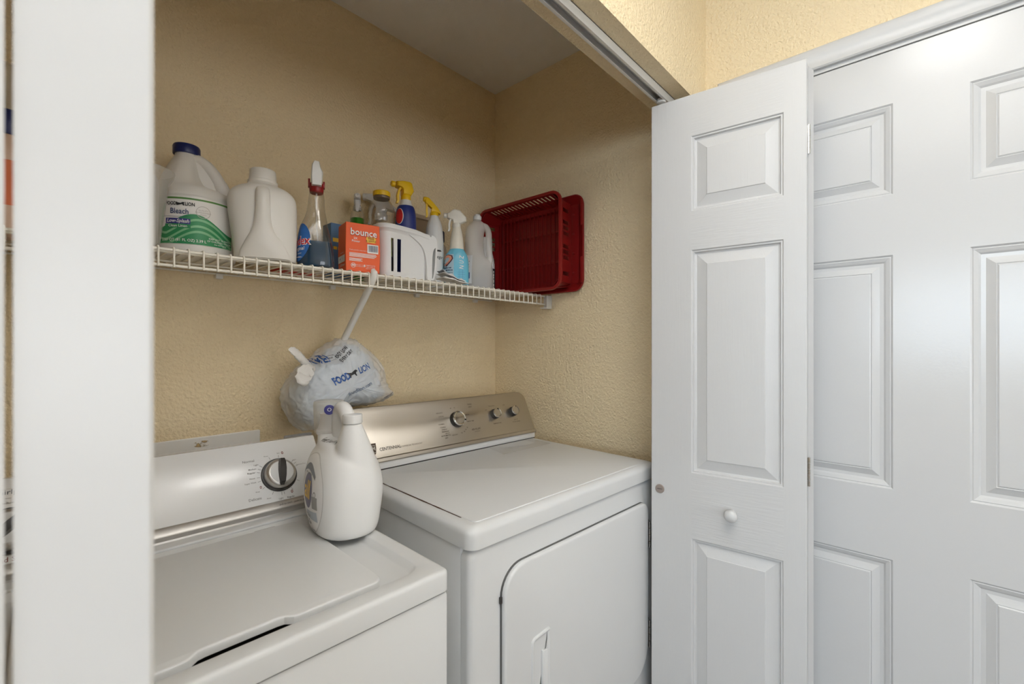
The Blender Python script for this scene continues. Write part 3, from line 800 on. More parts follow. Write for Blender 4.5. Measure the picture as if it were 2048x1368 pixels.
# ================================================================== ITEMS ON THE SHELF
def cam_yaw(x, y, extra=0): return -math.atan2(x, y) + R(extra)
def item(name, label, cat, x, y, extra=0, group=None, z=ZS):
    return thing(name, label, cat, (x, y, z), cam_yaw(x, y, extra), group)
def trigger_head(par, m_head, m_trig, z, ang, s=1., m_nozzle=None, style=0, sx_=1.):
    """spray trigger: collar, head, nozzle, trigger; nozzle towards local angle ang"""
    c, n = math.cos(ang), math.sin(ang)
    M = lambda p: (s*(p[0]*c - p[1]*n), s*(p[0]*n + p[1]*c), z + s*p[2])
    bm = bmesh.new(); lathe(bm, [(.0135, 0), (.0145, .002), (.0145, .014), (.0125, .017)], 22)
    for v in bm.verts: v.co = M(v.co)
    finish(bm, 'collar', m_head, par, 40)
    # head: side outline in (x, z), widths vary
    if style == 0: o = [(-.020, .015), (.012, .015), (.013, .026), (.020, .034), (.036, .036), (.038, .051), (.020, .057), (-.004, .060), (-.022, .054), (-.030, .040), (-.026, .026)]
    elif style == 1: o = [(-.014, .015), (.012, .015), (.014, .028), (.032, .034), (.033, .050), (.008, .066), (-.012, .062), (-.034, .038), (-.034, .026)]
    elif style == 2: o = [(-.013, .015), (.012, .015), (.012, .030), (.018, .036), (.030, .038), (.030, .052), (.012, .056), (-.010, .056), (-.016, .052), (-.022, .030)]
    elif style == 4: o = [(-.012, .015), (.012, .015), (.011, .026), (.006, .027), (.018, .036), (.032, .048), (.034, .058), (.030, .068), (.020, .066), (.004, .050), (-.014, .030), (-.022, .016), (-.020, .010)]
    else: o = [(-.010, .015), (.012, .015), (.012, .030), (.024, .044), (.036, .048), (.036, .060), (.018, .062), (-.008, .054), (-.037, .028), (-.036, .020), (-.014, .026)]
    w = .0115*sx_
    bm = bmesh.new()
    ci = Vector((sum(p[0] for p in o)/len(o), sum(p[1] for p in o)/len(o)))
    def ring(y, k): return [M((ci.x+(p[0]-ci.x)*k, y, ci.y+(p[1]-ci.y)*k)) for p in o]
    rings(bm, [ring(-w, .80), ring(-w*.85, .92), ring(-w*.5, 1), ring(w*.5, 1), ring(w*.85, .92), ring(w, .80)])
    finish(bm, 'spray_head', m_head, par, 40)
    bm = bmesh.new()
    xn, zn = (.035, .054) if style == 3 else (.031, .060) if style == 4 else (.037, .044)
    rings(bm, [[M((xx, r*math.cos(2*PI*i/16), zn + r*math.sin(2*PI*i/16))) for i in range(16)] for xx, r in ((xn-.004, .0085), (xn+.005, .0085), (xn+.007, .0065), (xn+.007, .003), (xn+.004, .002))])
    finish(bm, 'nozzle', m_nozzle or m_head, par, 40)
    tp = [(.027, .052, .006), (.026, .038, .0055), (.026, .020, .005), (.025, .006, .005), (.027, -.002, .004)] if style == 4 else [(.017, .036, .007), (.022, .026, .0065), (.025, .012, .006), (.024, -.002, .0055), (.027, -.010, .004)]
    bm = bmesh.new()
    rings(bm, [[M((x+dx, dy, zz)) for dx, dy in ((-.003, -wd), (.003, -wd), (.003, wd), (-.003, wd))] for x, zz, wd in tp])
    finish(bm, 'trigger', m_trig, par, 40)

# --- clear tub with a small bottle inside (left edge, in front of the bleach)
t = item('plastic_tub', 'tall clear plastic tub beside the white door edge, in front of the bleach', 'tub', .166, 1.192)
bm = bmesh.new(); lathe(bm, [(.033, 0), (.036, .004), (.052, .134), (.0595, .147), (.0625, .158), (.060, .158), (.0575, .149), (.050, .134), (.034, .006), (.001, .006)], 40, cap1=False); finish(bm, 'tub_wall', FROST, t)
t2 = item('small_bottle', 'small white capped bottle standing inside the clear tub', 'bottle', .170, 1.190, z=ZS+.007)
bm = bmesh.new(); lathe(bm, [(.026, 0), (.029, .004), (.031, .125), (.027, .14), (.016, .148), (.015, .153)], 28); b_ = finish(bm, 'body', HDPECOOL, t2)
bm = bmesh.new(); lathe(bm, [(.018, .152), (.018, .178), (.016, .180)], 24); finish(bm, 'cap', CLIP, t2)
decal('lettering', greek(0, .112, .022, .006, 1)+greek(0, .098, .026, .004, 2)+greek(0, .084, .028, .003, 3)+greek(0, .076, .026, .003, 4)+greek(0, .066, .016, .004, 5), mat('pale_grey_ink', (.35, .35, .37), .5), b_, cylf(.0312, R(24)))

# --- bleach jug
t = item('bleach_jug', 'white bleach jug with a navy cap and a green wave label', 'jug', .2926, 1.317); t.scale = (1.025, 1.025, 1.04)
secs = smooth_secs([(0, 0, 0, .076, .076, 2), (.004, 0, 0, .082, .082, 2), (.022, 0, 0, .0835, .0835, 2), (.024, 0, 0, .0825, .0825, 2), (.130, 0, 0, .0825, .0825, 2), (.133, 0, 0, .0838, .0838, 2),
                    (.142, 0, 0, .0815, .0815, 2), (.156, -.003, 0, .074, .074, 2), (.164, -.014, 0, .057, .066, 2), (.172, -.022, 0, .0455, .060, 2), (.188, -.025, 0, .0385, .050, 2), (.210, -.0225, 0, .0315, .040, 2), (.230, -.018, 0, .026, .029, 2), (.240, -.016, 0, .0235, .0235, 2), (.250, -.016, 0, .0215, .0215, 2)], 3)
bm = bmesh.new(); loft(bm, secs, 44)
web = [(-.030, .150), (.062, .150), (.060, .162), (.050, .183), (.037, .206), (.022, .223), (.002, .233), (-.022, .230), (-.034, .19)]
rings(bm, [[(x, y, z) for x, z in inset2d(web, d)] for y, d in ((-.020, .006), (-.016, .001), (.012, .001), (.016, .006))])
jb = finish(bm, 'body', HDPE, t)
bm = bmesh.new(); tube(bm, smooth_secs([(-.010, -.006, .234), (.006, -.008, .234), (.022, -.010, .224), (.037, -.012, .206), (.050, -.012, .183), (.0605, -.012, .160), (.063, -.012, .138)], 4), [.014]*8+[.0145]*8+[.016]*4+[.018]*4+[.02], 14); finish(bm, 'handle', HDPE, jb)
bm = bmesh.new(); lathe(bm, [(.0265, .2445), (.0272, .246), (.0272, .262), (.0255, .2655), (.001, .266)], 36, -.016, 0); finish(bm, 'cap', NAVY, t)
rb = .0825; A0 = R(-22)
f0, f1, f2, f3 = cylf(rb, A0, .0006), cylf(rb, A0, .0010), cylf(rb, A0, .0014), cylf(rb, A0, .0018)
lb_ = decal('label', [grid2d(-.075, .115, .026, .129, 30, 2)], LABELW, t, f0)
wave = lambda u: .074 + .018*math.sin((u+.010)*38) if u > -.035 else .074 + .018*math.sin(-.025*38) + (-.035-u)*.35
decal('green_wave', [grid2d(-.075, .115, .026, .08, 44, 2, top=wave)], GREEN, lb_, f1)
for d_ in (.010, .024, .036):
    lo_ = lambda u, d=d_: max(.027, wave(u-.01)-d-.004-.05*max(0, u-.03)); hi_ = lambda u, d=d_: max(.028, wave(u-.01)-d+.001-.035*max(0, u-.03))
    decal('wave_highlight', [grid2d(-.075, .115, 0, 0, 44, 1, top=hi_, bot=lo_)], GREENL, lb_, f2)
decal('label_rule', [grid2d(-.075, .115, .1225, .1265, 30, 1)], OLIVE, lb_, f1)
decal('lettering', [T('FOOD', -.0130, .112, .0105, .03, .72), T('LION', .0225, .112, .0105, .03, .74), shift2d(poly2d([(-.011, -.005), (-.008, -.005), (-.007, -.001), (.004, -.001), (.006, -.005), (.009, -.005), (.008, .001), (.010, .005), (.004, .005), (0, .002), (-.008, .003), (-.011, .006), (-.012, .002)]), .0060, .112, 0, .72)], BLACK, lb_, f3)
decal('lettering', [T('Bleach', .003, .0955, .0165, .012, .82)] + [disc2d(.0008, .0008, 1, 8, -.028+.0028*i, .0842) for i in range(21)], mat('slate_blue_ink', (.05, .075, .17), .5), lb_, f3)
decal('banner', [grid2d(-.0235, .0235, .0685, .0805, 12, 1)], PURPLE, lb_, f3)
decal('lettering', [shift2d(text2d('Low-Splash', .0108, 'CENTER', .015, .86, .25), 0, .0745)], WHITEINK, lb_, cylf(rb, A0, .0024))
decal('sub_banner', [grid2d(-.025, .024, .0595, .068, 12, 1)], GREEN, lb_, f3)
decal('lettering', [T('Clean Linen', 0, .064, .0075, .01), T('NET 2.53 QT (81 FL OZ) 2.39 L', .002, .0335, .0080, .01, .95), T('KEEP OUT OF REACH', .082, .042, .0052, .01), T('OF CHILDREN. DANGER', .082, .0365, .0052, .01), T('See back panel', .082, .031, .0048, .01)], WHITEINK, lb_, cylf(rb, A0, .0024))
decal('seal', [disc2d(.0135, .0135, 1, 28, .047, .098, .93)] + [T(s_, .047, z_, .0045) for s_, z_ in (('QUALITY', .102), ('GUARANTEED', .097), ('FRESH', .092))], mat('pale_seal_ink', (.45, .42, .38), .5), lb_, f3)

# --- round bottle with a brown label behind, between bleach and white jug
t = item('labelled_bottle', 'clear bottle with a brown striped label wedged behind between the bleach and white jug', 'bottle', .405, 1.392)
bm = bmesh.new(); lathe(bm, [(.036, 0), (.040, .004), (.040, .13), (.034, .15), (.016, .165), (.0145, .18)], 28); b_ = finish(bm, 'body', CLEARP, t)
bm = bmesh.new(); lathe(bm, [(.0165, .178), (.0165, .196), (.015, .198)], 20); finish(bm, 'cap', CLIP, t)
l_ = decal('label', [grid2d(-.05, .06, .02, .12, 20, 2)], mat('beige_label_paper', (.42, .36, .29), .6, var=.3, vscale=50), t, cylf(.040, 0))
decal('label_band', [grid2d(-.05, .06, .052, .066, 20, 1)] + [grid2d(-.05, .06, z_, z_+.003, 20, 1) for z_ in (.028, .036, .044, .10, .108)], BROWNLAB, l_, cylf(.040, 0, .0012))

# --- large white detergent jug, handle to the front
t = item('detergent_jug', 'large plain off white detergent jug on the shelf, handle facing out', 'jug', .4062, 1.201); t.scale = (.97, .97, .945)
secs = smooth_secs([(0, .007, .004, .064, .050, 3), (.004, .0065, .004, .069, .054, 3), (.030, .006, .004, .0705, .056, 3), (.090, .003, .004, .0745, .056, 2.8), (.145, 0, .004, .0775, .054, 2.7), (.172, 0, .005, .072, .050, 2.5), (.188, 0, .006, .056, .042, 2.3), (.196, 0, .008, .038, .036, 2), (.204, 0, .008, .033, .033, 2)], 3)
bm = bmesh.new(); loft(bm, secs, 44); b_ = finish(bm, 'body', HDPE, t)
# handle column standing out at the front, flaring at its foot
bm = bmesh.new()
loft(bm, smooth_secs([(.003, .005, -.042, .056, .014, 2), (.02, .004, -.044, .052, .017, 2), (.045, .003, -.048, .040, .018, 2), (.072, 0, -.053, .024, .016, 2), (.10, 0, -.056, .0175, .0135, 2), (.140, 0, -.056, .016, .013, 2), (.158, 0, -.052, .016, .013, 2), (.172, 0, -.044, .0155, .013, 2), (.182, 0, -.034, .014, .011, 2)], 3), 28)
finish(bm, 'handle', HDPE, b_)
bm = bmesh.new()
pr = [(.034, .203), (.034, .209), (.031, .2105), (.031, .213), (.0298, .236), (.028, .2385), (.001, .239)]
lathe(bm, pr, 40, 0, .008); finish(bm, 'cap', HDPE, t)

# --- blue window cleaner spray bottle
t = item('spray_bottle', 'clear spray bottle half full of blue window cleaner, label at its left', 'spray bottle', .537, 1.203)
S_ = [(0, 0, 0, .041, .030, 2.6), (.005, 0, 0, .0455, .033, 2.6), (.03, 0, 0, .0455, .034, 2.6), (.075, -.002, 0, .0415, .032, 2.4), (.110, -.003, 0, .034, .028, 2.3), (.135, 0, 0, .027, .024, 2.1), (.160, .001, 0, .0215, .021, 2), (.190, .002, 0, .0195, .0195, 2), (.205, .002, 0, .016, .016, 2), (.212, .002, 0, .0135, .0135, 2)]
bm = bmesh.new(); loft(bm, smooth_secs(S_, 3), 36); b_ = finish(bm, 'body', CLEARP, t)
bm = bmesh.new(); loft(bm, smooth_secs([(.003, 0, 0, .039, .028, 2.6), (.007, 0, 0, .0435, .031, 2.6), (.03, 0, 0, .0435, .032, 2.6), (.066, -.0015, 0, .0405, .031, 2.4), (.0665, -.0015, 0, .0400, .0305, 2.4)], 3), 36); finish(bm, 'liquid', BLUELIQ, t)
bm = bmesh.new(); tube(bm, [(.002, 0, .21), (.002, 0, .12), (.01, 0, .01)], .0022, 8); finish(bm, 'dip_tube', TRANSL, t)
bm = bmesh.new(); lathe(bm, [(.0155, .2), (.017, .202), (.0185, .222), (.0165, .226)], 24, .002, 0)
box(bm, -.0185, -.0135, -.008, .008, .215, .236, .001); box(bm, .0175, .0225, -.008, .008, .215, .232, .001)
finish(bm, 'lock_collar', mat('red_collar_plastic', (.28, .012, .015), .35), t)
bm = bmesh.new(); o = [(-.010, .215), (.014, .215), (.0165, .236), (.0175, .250), (.012, .262), (.009, .276), (-.004, .277), (-.009, .268), (-.0105, .250), (-.0115, .236)]
rings(bm, [[(.002+(x-.002)*k, y, z) for x, z in o] for y, k in ((-.030, .8), (-.027, 1), (.022, 1), (.030, .8))]); hd = finish(bm, 'spray_head', PLWHITE, t, 30)
bm = bmesh.new(); rings(bm, [[(x+.002, y, z) for x, y in ((-.006, -.002), (.006, -.002), (.006, .002), (-.006, .002))] for z, y in ()] or [[(-.004, .022, .245), (.008, .022, .245), (.008, .028, .245), (-.004, .028, .245)], [(-.004, .030, .215), (.008, .030, .215), (.008, .035, .215), (-.004, .035, .215)]]); finish(bm, 'trigger', PLWHITE, t)
# label on the left flank
lf_ = projf(b_, (-.038-.12, -.016-.078, .072), (.65, -1, 0), (.10, 0, 1), .0008)
l_ = decal('label', [disc2d(.027, .051, 5, 32, 0, .003)], BLUELAB, t, lf_)
decal('lettering', [shift2d(text2d('Windex', .033, 'CENTER', .035, .58, .1), -.004, .004, R(8))], WHITEINK, l_, projf(b_, (-.038-.12, -.016-.078, .072), (.65, -1, 0), (.10, 0, 1), .0012))
lf2 = projf(b_, (-.038-.12, -.016-.078, .072), (.65, -1, 0), (.10, 0, 1), .0016)
decal('lettering', [shift2d(text2d('Windex', .032, 'CENTER', .012, .58, .1), -.004, .004, R(8))], REDINK, l_, lf2)
decal('lettering', [shift2d(text2d('Original', .013, 'CENTER', .01, .8, .15), .002, -.015, R(8)), shift2d(text2d('glass cleaner', .006, 'CENTER', 0, .8), .002, -.027, R(8)), disc2d(.016, .0012, 1, 20, 0, -.036)], WHITEINK, l_, lf2)

# --- flat packet lying on the shelf
t = thing('paper_packet', 'flat red and white paper packet lying on the shelf behind the blue spray bottle', 'packet', (.535, 1.335, ZS), R(6))
bm = bmesh.new(); box(bm, -.058, .058, -.072, .075, 0.0003, .006, .002); finish(bm, 'sleeve', LABELW, t)
bm = bmesh.new(); box(bm, -.0585, .0585, -.045, .03, .0001, .0064, .001); finish(bm, 'red_band', REDINK, t)

# --- blue box behind the orange one
t = thing('blue_box', 'blue card box with yellow lettering behind the orange dryer sheet box', 'box', (.669, 1.338, ZS), R(0))
bm = bmesh.new(); box(bm, -.038, .036, -.027, .027, 0, .162, .0015); b_ = finish(bm, 'carton', mat('dull_blue_card', (.075, .16, .30), .5, var=.06), t)
decal('lettering', greek(-.004, .112, .058, .017, 6)+greek(-.004, .088, .054, .013, 7), YELLOWINK, b_, lambda u, v: Vector((u, -.0278, v)))

# --- orange dryer sheet box
t = thing('dryer_sheet_box', 'orange dryer sheet box at the front of the shelf, barcode on its face', 'box', (.604, 1.168, ZS), R(-11.2))
bm = bmesh.new()
BW, BD, BH = .093, .070, .1335
rings(bm, [[(0, 0, 0), (BW, 0, 0), (BW, BD, 0), (0, BD, 0)], [(-.0015, -.0015, .05), (BW+.0015, -.0015, .05), (BW+.0015, BD+.0015, .05), (-.0015, BD+.0015, .05)], [(0, 0, BH), (BW, 0, BH), (BW, BD, BH), (0, BD, BH)]])
bmesh.ops.bevel(bm, geom=list(bm.edges), offset=.001, segments=1, affect='EDGES'); b_ = finish(bm, 'carton', ORANGE, t, 20)
bf = lambda k=.0006: (lambda u, v: Vector((u, -.0016*(1-abs(v-.05)/.09)-k, v)))
decal('lettering', [T('bounce', .048, .1072, .0265, .050, .95)], mat('orange_shadow_ink', (.42, .05, .03), .5), b_, bf(.0006))
decal('lettering', [T('bounce', .048, .1080, .0262, .012, .95), T('2X', .025, .0905, .0085, .01), T('Power', .026, .083, .0085, .01), T('Fresh scent for every load of laundry', .040, .0585, .0042)] +
      [grid2d(.008, .008+w_, z_, z_+.0016, 4, 1) for w_, z_ in ((.074, .0490), (.076, .0460), (.074, .0430), (.070, .0400), (.036, .0345), (.032, .0315), (.036, .0285))] +
      [T('80', .019, .0165, .008, .02), disc2d(.0065, .0065, 1, 20, .019, .0165, .82), T('recyclable paper carton', .034, .0185, .0035), T('dispose responsibly', .034, .0145, .0035), T('8', .050, .0168, .009, .03), T('SHEETS 6.4 IN', .067, .0188, .0042), T('16.2 x 22.8 cm', .067, .0142, .0042), T('made in one size', .066, .0102, .0038)], WHITEINK, b_, bf(.0012), .02)
pt = decal('price_patch', [poly2d(rrect(.055, .0815, .083, .0985, .003, 3))], YELLOWINK, b_, bf(.0012))
decal('lettering', [T('FREE', .068, .0942, .0085, .03), T('& GENTLE', .068, .0872, .0062, .03)], mat('brown_ink', (.30, .09, .02), .5), pt, bf(.0018))
pb_ = decal('barcode_patch', [poly2d(rrect(.0575, .0885, .0535, .0780, .0005, 1))], WHITEINK, b_, bf(.0012))
random.seed(4); bars = []; u_ = .0605
while u_ < .086:
    w_ = random.choice((.0005, .0008, .0013)); bars.append(grid2d(u_, u_+w_, .0575, .0755, 1, 1)); u_ += w_ + random.choice((.0006, .0009))
decal('barcode', bars, mat('barcode_ink', (.03, .04, .12), .5), pb_, bf(.0018))
sf = lambda k=.0006: (lambda u, v: Vector((-.0016-k, BD-u, v)))
decal('lettering', [T('2X Power', .045, .018, .010, .02), T('static control', .040, .0525, .0055), grid2d(.004, .066, .026, .045, 4, 1)], WHITEINK, b_, sf())
decal('lettering', [T('1', .052, .036, .010, .02), T('x4', .024, .036, .010, .02), grid2d(.037, .0376, .026, .045, 1, 1)], BLUEINK, b_, sf(.0012))

# --- green liquid sprayer
t = item('spray_bottle', 'spray bottle of bright green liquid with a white trigger, behind the orange box', 'spray bottle', .745, 1.366, 0)
bm = bmesh.new(); lathe(bm, [(.027, 0), (.0295, .004), (.0295, .15), (.0235, .185), (.0220, .212), (.0165, .232), (.013, .240)], 28); finish(bm, 'body', CLEARP, t)
bm = bmesh.new(); lathe(bm, [(.025, .003), (.0278, .006), (.0278, .15), (.0222, .184), (.0210, .2055), (.001, .2056)], 28); finish(bm, 'liquid', GREENLIQ, t)
trigger_head(t, PLWHITE, PLWHITE, .232, R(-90), .88)

# --- white storage caddy with its bottles
cad = thing('storage_caddy', 'white plastic storage caddy with slots and a side handle, holding bottles', 'caddy', (.816, 1.256, ZS), R(-5))
CW, CD, CH = .172, .165, .150
bm = bmesh.new()
def csec(z, k, ex=0): return [(u, v, z) for u, v in rrect(-CW/2*k, CW/2*k, -CD/2*k, CD/2*k, .028*k, 6)]
# base and lower bowl ring, then slotted wall made from piers
rings(bm, [csec(0, .90), csec(.003, .92), csec(.018, .935), csec(.018, .915), csec(.005, .90)], True, True)
finish(bm, 'base', HDPECOOL, cad)
def wallpiece(pts, z0, z1, k0, k1, th=.0022, nm='wall'):
    bm = bmesh.new()
    n = len(pts)
    def P(i, z, k, dn): 
        u, v = pts[i]; L_ = math.hypot(u, v); return (u*k*(1-dn/L_), v*k*(1-dn/L_), z)
    lo0 = [P(i, z0, k0, 0) for i in range(n)]; hi0 = [P(i, z1, k1, 0) for i in range(n)]
    lo1 = [P(i, z0, k0, th) for i in range(n)]; hi1 = [P(i, z1, k1, th) for i in range(n)]
    V = [[bm.verts.new(p) for p in r] for r in (lo0, hi0, hi1, lo1)]
    for a in range(4):
        b = (a+1) % 4
        for i in range(n-1): bm.faces.new((V[a][i], V[a][i+1], V[b][i+1], V[b][i]))
    bm.faces.new([V[a][0] for a in range(4)]); bm.faces.new([V[a][-1] for a in reversed(range(4))])
    return bm
full = rrect(-CW/2, CW/2, -CD/2, CD/2, .028, 6)
# dense outline starting at the middle of the back side
def dens(o, st=.004):
    out = []
    for a, b in zip(o, o[1:]+o[:1]):
        L_ = math.hypot(b[0]-a[0], b[1]-a[1]); n = max(1, int(L_/st))
        for i in range(n): out.append((a[0]+(b[0]-a[0])*i/n, a[1]+(b[1]-a[1])*i/n))
    return out
den = dens(full)
slots = [-.054, -.032]     # x of slots in the front wall
def isslot(p): return p[1] < -CD/2+.002 and any(abs(p[0]-s) < .0031 for s in slots)
i0 = max(range(len(den)), key=lambda i: den[i][1]); den = den[i0:]+den[:i0]+[den[i0]]
seg = []; segs = []
for p in den:
    if isslot(p):
        if len(seg) > 1: segs.append(seg)
        seg = []
    else: seg.append(p)
segs.append(seg)
bm = bmesh.new()
for sg in segs:
    b2 = wallpiece(sg, .016, .118, .935, 1.0); me_ = bpy.data.meshes.new('x'); b2.to_mesh(me_); b2.free(); bm.from_mesh(me_); bpy.data.meshes.remove(me_)
b2 = wallpiece(den, .116, CH-.004, 1.0, 1.03); me_ = bpy.data.meshes.new('x'); b2.to_mesh(me_); b2.free(); bm.from_mesh(me_); bpy.data.meshes.remove(me_)
cw_ = finish(bm, 'wall', HDPECOOL, cad, 50)
# flared rim, dipping towards the handle end
bm = bmesh.new()
def rimz(u): return CH + .004*math.cos(PI*min(1, max(0, (u+.08)/.17))) - .010*max(0, (u-.02)/.07)
rr = []
for k, dz in ((1.015, -.020), (1.055, -.012), (1.095, -.010), (1.10, -.005), (1.05, .004), (1.01, .0), (1.0, -.012)):
    rr.append([(u*k, v*k, rimz(u)+dz) for u, v in den[:-1]])
rings(bm, rr, False, False); finish(bm, 'rim', HDPECOOL, cad, 50)
# side handle: broad strap curving from the rim down to the foot on the right
bm = bmesh.new()
hp = smooth_secs([(.080, .142), (.090, .140), (.097, .130), (.099, .108), (.097, .07), (.094, .035), (.088, .008), (.080, .006)], 4)
def strap(y0, y1):
    n = len(hp); rs = []
    for i, (x, z) in enumerate(hp):
        a = Vector(hp[max(0, i-1)]); b = Vector(hp[min(n-1, i+1)]); tt = (b-a).normalized(); nn = Vector((-tt.y, tt.x))*.003
        rs.append([(x-nn.x, y0, z-nn.y), (x+nn.x, y0, z+nn.y), (x+nn.x, y1, z+nn.y), (x-nn.x, y1, z-nn.y)])
    rings(bm, rs)
strap(-.085, -.058); strap(.050, .078)
finish(bm, 'handle', HDPECOOL, cad, 40)
bm = bmesh.new()
og_ = [(.000, .134), (.030, .133), (.068, .139), (.090, .136), (.099, .122), (.095, .108), (.088, .100), (.083, .08), (.081, .04), (.080, .004), (.064, .004), (.062, .04), (.056, .08), (.044, .104), (.024, .120)]
og_ = smooth_secs(og_ + [og_[0]], 4)[:-1]
rings(bm, [[(x, y, z) for x, z in og_] for y in (-CD/2-.0055, -CD/2+.004)]); finish(bm, 'side_web', HDPECOOL, cad, 30)
def incad(name, label, cat, u, v, rz=0):
    c, s = math.cos(R(-5)), math.sin(R(-5)); x, y = .816+u*c-v*s, 1.256+u*s+v*c
    return item(name, label, cat, x, y, rz, z=ZS+.0055)
t = incad('glass_jar', 'clear bulbous jar with a yellow lid standing in the white caddy', 'jar', -.038, .018)
bm = bmesh.new(); lathe(bm, [(.030, 0), (.034, .004), (.036, .10), (.036, .16), (.0385, .185), (.0415, .205), (.0395, .222), (.031, .240), (.0235, .252), (.0225, .262)], 36); b_ = finish(bm, 'body', CLEARP, t)
bm = bmesh.new(); lathe(bm, [(.0245, .252), (.0255, .254), (.0255, .259), (.0235, .2605)], 30); finish(bm, 'neck_ring', mat('brownish_neck', (.17, .12, .08), .3), t)
bm = bmesh.new(); lathe(bm, [(.0262, .260), (.0268, .262), (.0268, .2735), (.025, .2755), (.001, .276)], 32); finish(bm, 'lid', YELLOW, t)
bm = bmesh.new(); lathe(bm, [(.028, .004), (.0325, .007), (.034, .07), (.001, .0701)], 28); finish(bm, 'contents', mat('dark_contents', (.03, .028, .022), .5), t)
decal('label', [grid2d(-.02, .03, .07, .135, 12, 2)], mat('yellow_green_label', (.35, .42, .05), .5, var=.4, vscale=60), t, cylf(.0362, R(10), .0008))
t = incad('spray_bottle', 'blue and red spray bottle with a yellow trigger standing in the white caddy', 'spray bottle', .044, .012)
S_ = [(0, 0, 0, .030, .026, 2.4), (.005, 0, 0, .033, .029, 2.4), (.17, 0, 0, .033, .029, 2.4), (.215, 0, 0, .0315, .028, 2.2), (.238, 0, 0, .027, .025, 2), (.252, 0, 0, .019, .019, 2), (.264, 0, 0, .0165, .0165, 2)]
bm = bmesh.new(); loft(bm, smooth_secs(S_, 3), 32); b_ = finish(bm, 'body', HDPECOOL, t)
S_ = [(.02, 0, 0, .0338, .0298, 2.4), (.17, 0, 0, .0338, .0298, 2.4), (.215, 0, 0, .0322, .0288, 2.2), (.236, 0, 0, .0285, .0262, 2), (.244, 0, 0, .0245, .0235, 2)]
bm = bmesh.new(); loft(bm, smooth_secs(S_, 3), 32, False, False); sl_ = finish(bm, 'shrink_label', mat('dark_blue_label', (.02, .035, .20), .35, var=.12, vscale=30), t)
pf_ = projf(sl_, (-.019-.04, -.022-.115, .206), (1, -.35, 0), (0, 0, 1), .0007)
decal('label_patch', [disc2d(.0135, .026, 3, 24)], WHITEINK, sl_, pf_)
decal('label_patch', [disc2d(.0122, .0247, 3, 24, -.001)], REDINK, sl_, projf(sl_, (-.019-.04, -.022-.115, .206), (1, -.35, 0), (0, 0, 1), .0012))
trigger_head(t, YELLOW, YELLOW, .262, R(200), 1.12, style=2, sx_=1.25)

# --- white trigger bottle behind the jar
t = item('spray_bottle', 'clear spray bottle with a long white trigger head, behind the yellow lidded jar', 'spray bottle', .850, 1.396, 0)
bm = bmesh.new(); lathe(bm, [(.027, 0), (.030, .004), (.030, .17), (.026, .20), (.017, .225), (.0135, .235)], 28); finish(bm, 'body', CLEARP, t)
trigger_head(t, PLWHITE, PLWHITE, .226, R(176), 1.45, style=3)

# --- beige translucent box behind
t = thing('storage_box', 'beige translucent plastic box standing against the wall behind the bottles', 'box', (1.000, 1.407, ZS), R(0))
bm = bmesh.new(); plate(bm, rrect(-.070, .050, -.028, .032, .012, 5), 0, .262, .008, 3); finish(bm, 'body', mat('beige_translucent_plastic', (.52, .41, .30), .3, alpha=.75), t)
bm = bmesh.new(); plate(bm, rrect(-.074, .054, -.031, .035, .014, 5), .2615, .276, .004, 3); finish(bm, 'lid', mat('pale_beige_lid', (.60, .50, .40), .35, alpha=.85), t)

# --- white spray bottle with handwriting
t = item('spray_bottle', 'white spray bottle with black handwriting and a yellow trigger', 'spray bottle', .980, 1.268, 0)
S_ = [(.029, 0), (.0325, .004), (.0325, .125), (.0312, .16), (.0285, .195), (.0235, .220), (.0165, .236), (.0145, .244)]
bm = bmesh.new(); lathe(bm, smooth_secs(S_, 3), 32); b_ = finish(bm, 'body', HDPECOOL, t)
trigger_head(t, YELLOW, YELLOW, .240, R(188), 1.0, style=4, sx_=.9)
random.seed(9)
strokes = []
def stroke(pts, w=.0007):
    for a, b in zip(pts, pts[1:]):
        d = Vector((b[0]-a[0], b[1]-a[1])); 
        if d.length < 1e-6: continue
        n = Vector((-d.y, d.x)).normalized()*w; d = d.normalized()*w*.6
        strokes.append(poly2d([(a[0]-n.x-d.x, a[1]-n.y-d.y), (b[0]-n.x+d.x, b[1]-n.y+d.y), (b[0]+n.x+d.x, b[1]+n.y+d.y), (a[0]+n.x-d.x, a[1]+n.y-d.y)]))
stroke([(-.020, .098), (-.019, .090), (-.016, .091), (-.013, .095), (-.012, .090), (-.008, .095), (-.006, .090), (-.002, .0955), (.001, .090), (.004, .095), (.007, .090), (.011, .095), (.014, .091)])
for k in range(9): stroke([(-.010+random.uniform(-.003, .003), .0905+k*.0006), (.013+random.uniform(-.004, .003), .0915+k*.0005)], .0006)
decal('handwriting', [shift2d(g, 0, .026) for g in strokes] + [shift2d(text2d('Vinegar', .0165, 'CENTER', .005, .88, .12), 0, .098, R(-2))], BLACK, b_, cylf(.0325, R(20), .0007))

# --- bottle with a navy cap behind
t = item('pump_bottle', 'slim amber tinted bottle with a navy cap behind the handwritten spray bottle', 'bottle', 1.110, 1.404, 0)
bm = bmesh.new(); lathe(bm, [(.026, 0), (.029, .004), (.029, .15), (.025, .175), (.015, .19), (.013, .20)], 26); finish(bm, 'body', FROST, t)
bm = bmesh.new(); lathe(bm, [(.024, .003), (.027, .006), (.027, .12), (.001, .1201)], 26); finish(bm, 'liquid', AMBER, t)
bm = bmesh.new(); lathe(bm, [(.0185, .196), (.0195, .198), (.0195, .234), (.017, .238)], 24); finish(bm, 'cap', mat('dark_navy_cap', (.015, .022, .045), .4), t)
decal('label', [grid2d(-.03, .03, .03, .105, 14, 2)], mat('dark_label', (.05, .05, .06), .5, var=.3, vscale=40), t, cylf(.029, 0, .0008))

